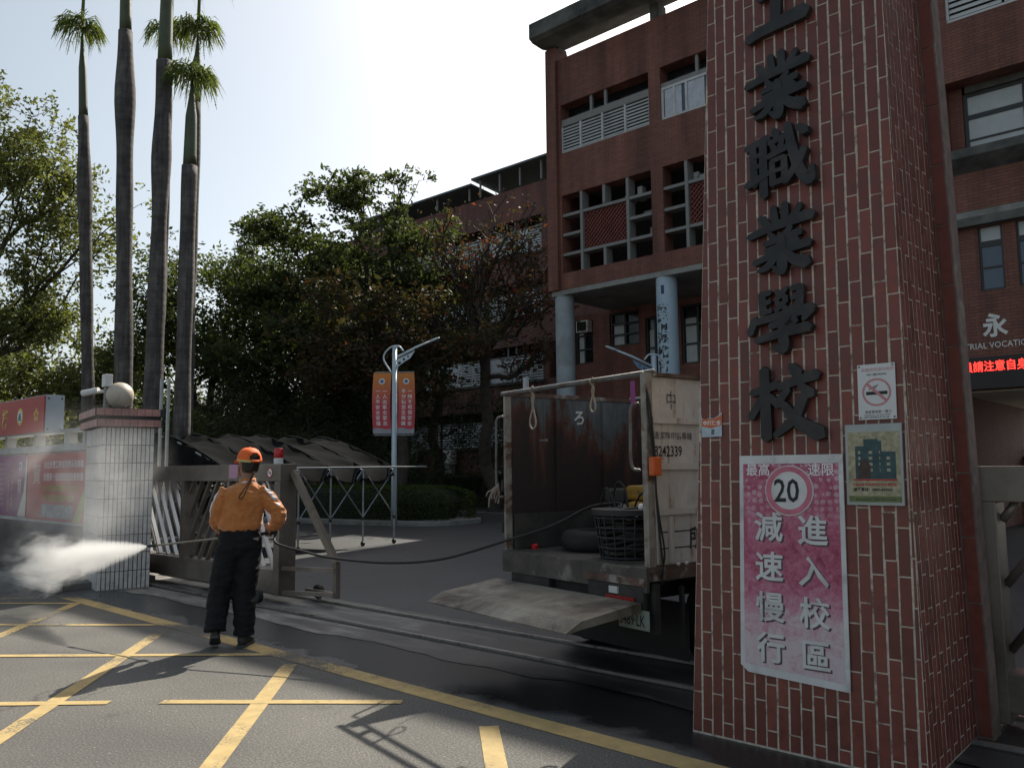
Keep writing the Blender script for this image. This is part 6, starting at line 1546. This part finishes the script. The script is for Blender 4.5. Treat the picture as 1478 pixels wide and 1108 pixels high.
for leg in (legL, legR): body.tube(smooth_path(leg, 4), list(np.linspace(.085, .042, 17)), 10)
body.tube([(.05, 0, .95), (-.035, 0, .86)], .09, 10); body.tube([(.05, 0, .95), (.13, 0, .86)], .09, 10)
def gripping_hand(c, axis, wrist, mirror):
    """palm beside the bar, four fingers wrapped round it, thumb closing from the other side"""
    ax = axis.normalized(); w = (wrist-c); w = (w-ax*w.dot(ax)).normalized(); v = ax.cross(w)*mirror
    def arc(off, r, a0, a1, n=6): return [c+ax*off+(w*math.cos(a)+v*math.sin(a))*r for a in np.linspace(a0, a1, n)]
    body.loft([[c+w*.024+ax*q*wd+v*(.014*math.cos(t)-.0)+w*(.014*math.sin(t)+k) for t, q in zip(np.linspace(0, 2*math.pi, 12, endpoint=False), np.cos(np.linspace(0, 2*math.pi, 12, endpoint=False)+.3))] for k, wd in ((0, .040), (.03, .040), (.06, .030))])
    body.tube([c+w*.03, c+w*.07, wrist], [.026, .026, .028], 10)
    for off, L, r in ((-.036, 3.5, .0082), (-.013, 3.9, .0088), (.010, 3.8, .0086), (.032, 3.3, .0078)): body.tube(arc(off, .024, .2, L), [r*1.15, r*1.1, r*1.05, r, r*.95, r*.8], 8)
    body.tube([c+w*.035-ax*.03*mirror-v*.012, c+w*.012-ax*.045-v*.024, c-w*.012-ax*.035-v*.024], [.012, .0105, .009], 8)
gripping_hand(HR, LD, Vector(armR[-1]), 1); gripping_hand(HL, LD, Vector(armL[-1]), -1)
remeshed(body, 'body', M['skin'], person, .0065, 2)
for s in (-1, 1):
    MB().sphere(fpt(.078, s*.032, 1.578), .012, 10, 8).build('eye', M['white_flat'], person, world=False, smooth=True)
    MB().sphere(fpt(.0865, s*.032, 1.578), .0058, 8, 6).build('pupil', M['black_flat'], person, world=False, smooth=True)
MB().loft([[fpt(.100-abs(s)*.35*abs(s)*8, s, z) for s in np.linspace(-.062, .062, 9)] + [fpt(.092-abs(s)*.35*abs(s)*8, s, z) for s in np.linspace(.062, -.062, 9)] for z in (1.465, 1.50, 1.545, 1.552)]).build('face_mask', M['mask_pink'], person, world=False, smooth=True)
MB().tube([fpt(.072, -.062, 1.545), fpt(.03, -.084, 1.565), fpt(-.012, -.097, 1.575)], .0025, 5).build('mask_loop', M['mask_pink'], person, world=False)
hair = MB(); hair.loft([ellipse_ring(hc_[0]+.010, hc_[1]-.020, z, rx, ry) for z, rx, ry in ((1.492, .056, .060), (1.505, .066, .074), (1.53, .075, .083), (1.58, .081, .090), (1.64, .080, .090), (1.68, .05, .06))])
remeshed(hair, 'hair', M['hair'], person, .008, 2, .004, .03)
# shirt
sh = MB()
sh.loft([ellipse_ring(.047, 0, .985, .165, .118), ellipse_ring(.048, 0, 1.005, .176, .128), ellipse_ring(.050, 0, 1.035, .186, .136), ellipse_ring(.056, 0, 1.10, .180, .130), ellipse_ring(.068, -.004, 1.20, .183, .128),
         ellipse_ring(.076, -.006, 1.285, .190, .122), ellipse_ring(.080, -.004, 1.335, .186, .108, tilt=(0, 0)), ellipse_ring(.088, 0, 1.372, .135, .088), ellipse_ring(.098, 0, 1.398, .084, .072)])
sh.loft([ellipse_ring(.100, 0, 1.37, .076, .072), ellipse_ring(.104, 0, 1.42, .068, .070), ellipse_ring(.105, .0, 1.442, .066, .069)])
sh.tube(smooth_path([(.20, 0, 1.335)]+armR[1:4]+[(.318, .03, .995)], 4), list(np.interp(np.linspace(0, 1, 17), [0, .3, .55, .8, 1], [.078, .070, .066, .056, .046])), 14)
sh.tube(smooth_path([(-.055, 0, 1.335)]+armL[1:4]+[tuple(Vector(armL[4])*.75+Vector(armL[3])*.25)], 4), list(np.interp(np.linspace(0, 1, 17), [0, .3, .55, .8, 1], [.078, .068, .062, .054, .045])), 14)
remeshed(sh, 'shirt', M['shirt'], person, .008, 4, .017, .10, 3)
tr_ = MB()
tr_.loft([ellipse_ring(.047, 0, 1.030, .160, .112), ellipse_ring(.048, 0, .985, .172, .124), ellipse_ring(.048, -.004, .92, .180, .136), ellipse_ring(.047, -.004, .84, .184, .134), ellipse_ring(.046, 0, .77, .155, .10)])
tr_.tube(smooth_path([(-.045, 0, .86)]+legL[1:4]+[(-.132, -.04, .20), (-.134, -.05, .15)], 4), list(np.interp(np.linspace(0, 1, 21), [0, .25, .5, .75, 1], [.108, .104, .094, .088, .090])), 16)
tr_.tube(smooth_path([(.14, 0, .86)]+legR[1:4]+[(.10, -.01, .15), (.10, -.012, .095)], 4), list(np.interp(np.linspace(0, 1, 21), [0, .25, .5, .75, 1], [.110, .106, .096, .089, .091])), 16)
remeshed(tr_, 'trousers', M['trousers'], person, .010, 4, .018, .14, 7, .5)
def shoe(heel, toe, wid, lift):
    h, t = Vector(heel), Vector(toe); d = (t-h); L = d.length; d.normalize(); s = d.cross(Vector((0, 0, 1))).normalized(); u = s.cross(d)
    def sec(k, w, z0, z1): 
        c = h+d*L*k; return [c+s*math.cos(a)*w+u*((z0+z1)/2+math.sin(a)*(z1-z0)/2) for a in np.linspace(0, 2*math.pi, 12, endpoint=False)]
    up_ = MB(); up_.loft([sec(k, wid*w, .018, z) for k, w, z in ((-.02, .5, .07), (.05, .8, .115), (.2, .86, .125), (.42, .86, .105), (.65, 1.0, .075), (.85, .95, .06), (1.0, .55, .045))])
    remeshed(up_, 'shoe', M['shoe'], person, .008, 3)
    so = MB(); P = [(-.03, .5), (.05, .85), (.25, .85), (.45, .82), (.68, 1.06), (.88, .98), (1.03, .5)]
    so.loft([[h+d*L*k-s*wid*w, h+d*L*k+s*wid*w, h+d*L*k+s*wid*w+u*.024, h+d*L*k-s*wid*w+u*.024] for k, w in P]); so.build('shoe_sole', M['sole'], person, world=False)
shoe((-.13, -.115, .105), (-.135, .10, .008), .045, 1); shoe((.075, -.085, .003), (.165, .16, .003), .047, 0)
# cap with rear opening, strap, peak and band
cx, cy, cz = hc_[0]+.004, hc_[1]-.006, 1.592; nA, nE = 32, 10; capv = []; capf = []
BK = math.atan2(-.85, .5)                                             # direction of the back of the head
for j in range(nE+1):
    e = j/nE*math.pi/2
    for i in range(nA):
        a = 2*math.pi*i/nA; r_ = math.cos(e)**.75
        capv.append((cx+.104*r_*math.cos(a), cy+.116*r_*math.sin(a), cz+.118*math.sin(e)**.95-.012*math.cos(a-BK)*(1-j/nE)))
for j in range(nE):
    for i in range(nA):
        am = 2*math.pi*(i+.5)/nA; da = abs((am-BK+math.pi) % (2*math.pi)-math.pi)
        if 1 <= j <= 2 and da < .52 or j == 3 and da < .30: continue
        capf.append((j*nA+i, j*nA+(i+1) % nA, (j+1)*nA+(i+1) % nA, (j+1)*nA+i))
cm = MB(); cm.add(capv, capf); cp_o = cm.build('cap', M['cap'], person, world=False, smooth=True)
so_ = cp_o.modifiers.new('thick', 'SOLIDIFY'); so_.thickness = .004; so_.offset = 1
MB().sphere((cx, cy, cz+.121), .009, 10, 6).build('cap_button', M['cap'], cp_o, world=False)
bd = MB(); A = np.linspace(BK-2.6, BK-.45, 20)
bd.add([(cx+k*math.cos(a), cy+k*1.115*math.sin(a), cz+z-.012*math.cos(a-BK)) for a in A for k, z in ((.1075, -.001), (.1075, .017))], [(2*i, 2*i+2, 2*i+3, 2*i+1) for i in range(19)]); bd.build('cap_band', M['cap_band'], cp_o, world=False)
pk = MB(); Pk = [fpt(.09+.075*math.cos(a*1.0), .085*math.sin(a), 1.592-.012*math.cos(a)) for a in np.linspace(-1.5, 1.5, 13)]; Pi = [fpt(.085, .082*math.sin(a), 1.60) for a in np.linspace(-1.5, 1.5, 13)]
pk.add(Pk+Pi, [(i, i+1, 14+i, 13+i) for i in range(12)]); pko = pk.build('cap_peak', M['cap'], cp_o, world=False); s2 = pko.modifiers.new('thick', 'SOLIDIFY'); s2.thickness = .004
MB().tube(smooth_path([(.150, -.115, 1.50), (.135, -.13, 1.44), (.10, -.145, 1.36), (.068, -.145, 1.285), (.045, -.142, 1.265), (.035, -.142, 1.285), (.06, -.142, 1.33), (.10, -.138, 1.39), (.14, -.122, 1.47)], 6), .0042, 6).build('neck_cord', M['black_rubber'], person, world=False, smooth=True)
MB().loft([ellipse_ring(.047, 0, z, .176, .128) for z in (.992, 1.008)]).build('belt', M['black_flat'], person, world=False)

# pressure lance, hose, spray
PM = ROOT[person.name]
hw, tw2 = PM @ HR, PM @ TIP
ln_ = thing('pressure_lance', hw, 'thin black pressure washer lance held at hip height', 'lance')
dW = (tw2-hw).normalized()
MB().tube([hw-dW*.10, hw+dW*.14], .016, 10).build('handle', M['black_rubber'], ln_)
MB().tube([hw-dW*.08, hw-dW*.09+Vector((0, 0, -.09))], .012, 8).build('trigger_grip', M['black_rubber'], ln_)
MB().tube([hw+dW*.14, tw2-dW*.12], .009, 8).build('tube', M['stainless'], ln_)
MB().tube([tw2-dW*.12, tw2-dW*.03, tw2], [.015, .015, .009], 10).build('nozzle', M['black_rubber'], ln_)
hs = thing('hose', (-5.5, 4.5, 0), 'black hose sagging from the worker to the truck', 'hose')
hp = [hw-dW*.10, (-6.40, 4.02, .88), (-6.155, 4.147, .81), (-5.935, 4.277, .76), (-5.466, 4.498, .731), (-5.085, 4.774, .766), (-4.699, 5.121, .908), (-4.429, 5.432, 1.032), (-4.28, 5.70, 1.165), (-4.15, 5.85, 1.20), (-4.0, 5.80, 1.20), (-3.92, 5.66, 1.17)]
C0 = np.array([0, 0, 1.5]); hp = [C0+(np.array(p_, float)-C0)*(1-.072*min(1, max(0, i_-1)/6)) for i_, p_ in enumerate(hp)]
MB().tube(smooth_path(hp, 8), .0105, 8).build('line', M['black_rubber'], hs, smooth=True)

# fan of water from the nozzle: a closed volume round the jet, and the drifting mist
def spray_volume(name, A, B, r_end, mat_fn, label, shape):
    A, B = Vector(A), Vector(B); L = (B-A).length; mb = MB(); n = 24
    mb.lathe([(max(.002, shape(k/16)*r_end), L*k/16) for k in range(17)], seg=n, axis='X')
    o = mb.build(name, mat_fn(L, r_end)); o.location = A; o.rotation_mode = 'QUATERNION'; o.rotation_quaternion = (B-A).to_track_quat('X', 'Z'); return tag(o, label, 'spray', kind='stuff')
def jet_mat(L, r_end):
    m = bpy.data.materials.new('water_jet'); m.use_nodes = True; n = m.node_tree.nodes; l = m.node_tree.links; n.remove(n['Principled BSDF'])
    v = n.new('ShaderNodeVolumePrincipled'); l.new(v.outputs[0], n['Material Output'].inputs['Volume']); v.inputs['Color'].default_value = (.97, .97, .97, 1); v.inputs['Anisotropy'].default_value = .35
    co = objco(n); sp = n.new('ShaderNodeSeparateXYZ'); l.new(co, sp.inputs[0])
    x = math_n(n, l, 'DIVIDE', sp.outputs[0], L)
    rr = math_n(n, l, 'SQRT', math_n(n, l, 'ADD', math_n(n, l, 'MULTIPLY', sp.outputs[1], sp.outputs[1]), math_n(n, l, 'MULTIPLY', sp.outputs[2], sp.outputs[2])))
    Rx = math_n(n, l, 'ADD', .012, math_n(n, l, 'MULTIPLY', math_n(n, l, 'POWER', math_n(n, l, 'MAXIMUM', x, .0001), .8), r_end*.93))
    q = math_n(n, l, 'DIVIDE', rr, Rx)
    mp = n.new('ShaderNodeMapping'); mp.inputs['Scale'].default_value = (1.6, 6.5, 6.5); l.new(co, mp.inputs[0])
    t = noise(n, l, 1.1, 8, .68, vec=mp.outputs[0], dist=.6)
    # ragged edge: noise eats into the cone, more so further out
    edge = n.new('ShaderNodeMapRange'); edge.interpolation_type = 'SMOOTHSTEP'; edge.inputs[1].default_value = 1.0; edge.inputs[2].default_value = .1
    l.new(math_n(n, l, 'ADD', q, math_n(n, l, 'MULTIPLY', math_n(n, l, 'SUBTRACT', .52, t.outputs[0]), math_n(n, l, 'MULTIPLY', x, 5.5))), edge.inputs[0])
    fade = n.new('ShaderNodeMapRange'); fade.interpolation_type = 'SMOOTHSTEP'; fade.inputs[1].default_value = 1.0; fade.inputs[2].default_value = .45; l.new(x, fade.inputs[0])
    dens = math_n(n, l, 'DIVIDE', 3.4, math_n(n, l, 'ADD', .16, math_n(n, l, 'MULTIPLY', x, 1.0)))
    l.new(math_n(n, l, 'MULTIPLY', math_n(n, l, 'MULTIPLY', dens, edge.outputs[0]), fade.outputs[0]), v.inputs['Density']); return m
spray_volume('water_spray', tw2+dW*.005, (-11.15, 3.35, .36), .50, jet_mat, 'white fan of pressurised water shooting from the lance', lambda k: k**.8*1.0+.01)
def mist_mat():
    m = bpy.data.materials.new('drifting_mist'); m.use_nodes = True; n = m.node_tree.nodes; l = m.node_tree.links; n.remove(n['Principled BSDF'])
    v = n.new('ShaderNodeVolumePrincipled'); l.new(v.outputs[0], n['Material Output'].inputs['Volume']); v.inputs['Color'].default_value = (.97, .97, .97, 1); v.inputs['Anisotropy'].default_value = .4
    co = objco(n); ln = n.new('ShaderNodeVectorMath'); ln.operation = 'LENGTH'; l.new(co, ln.inputs[0])
    geo = n.new('ShaderNodeNewGeometry').outputs['Position']; t = noise(n, l, 1.1, 7, .64, vec=geo, dist=1.4)
    f = n.new('ShaderNodeMapRange'); f.interpolation_type = 'SMOOTHSTEP'; f.inputs[1].default_value = 1.0; f.inputs[2].default_value = .2; l.new(ln.outputs['Value'], f.inputs[0])
    k = n.new('ShaderNodeMapRange'); k.inputs[1].default_value = .42; k.inputs[2].default_value = .72; l.new(t.outputs[0], k.inputs[0])
    l.new(math_n(n, l, 'MULTIPLY', math_n(n, l, 'MULTIPLY', f.outputs[0], k.outputs[0]), .95), v.inputs['Density']); return m
ms = MB().sphere((0, 0, 0), 1, 24, 14).build('water_mist', mist_mat()); ms.location = (-10.65, 4.05, 1.2); ms.scale = (1.35, 1.2, 1.3); ms.rotation_euler = (0, R(8), R(15))
tag(ms, 'thin white mist drifting up round the tiled pillar', 'mist', kind='stuff')
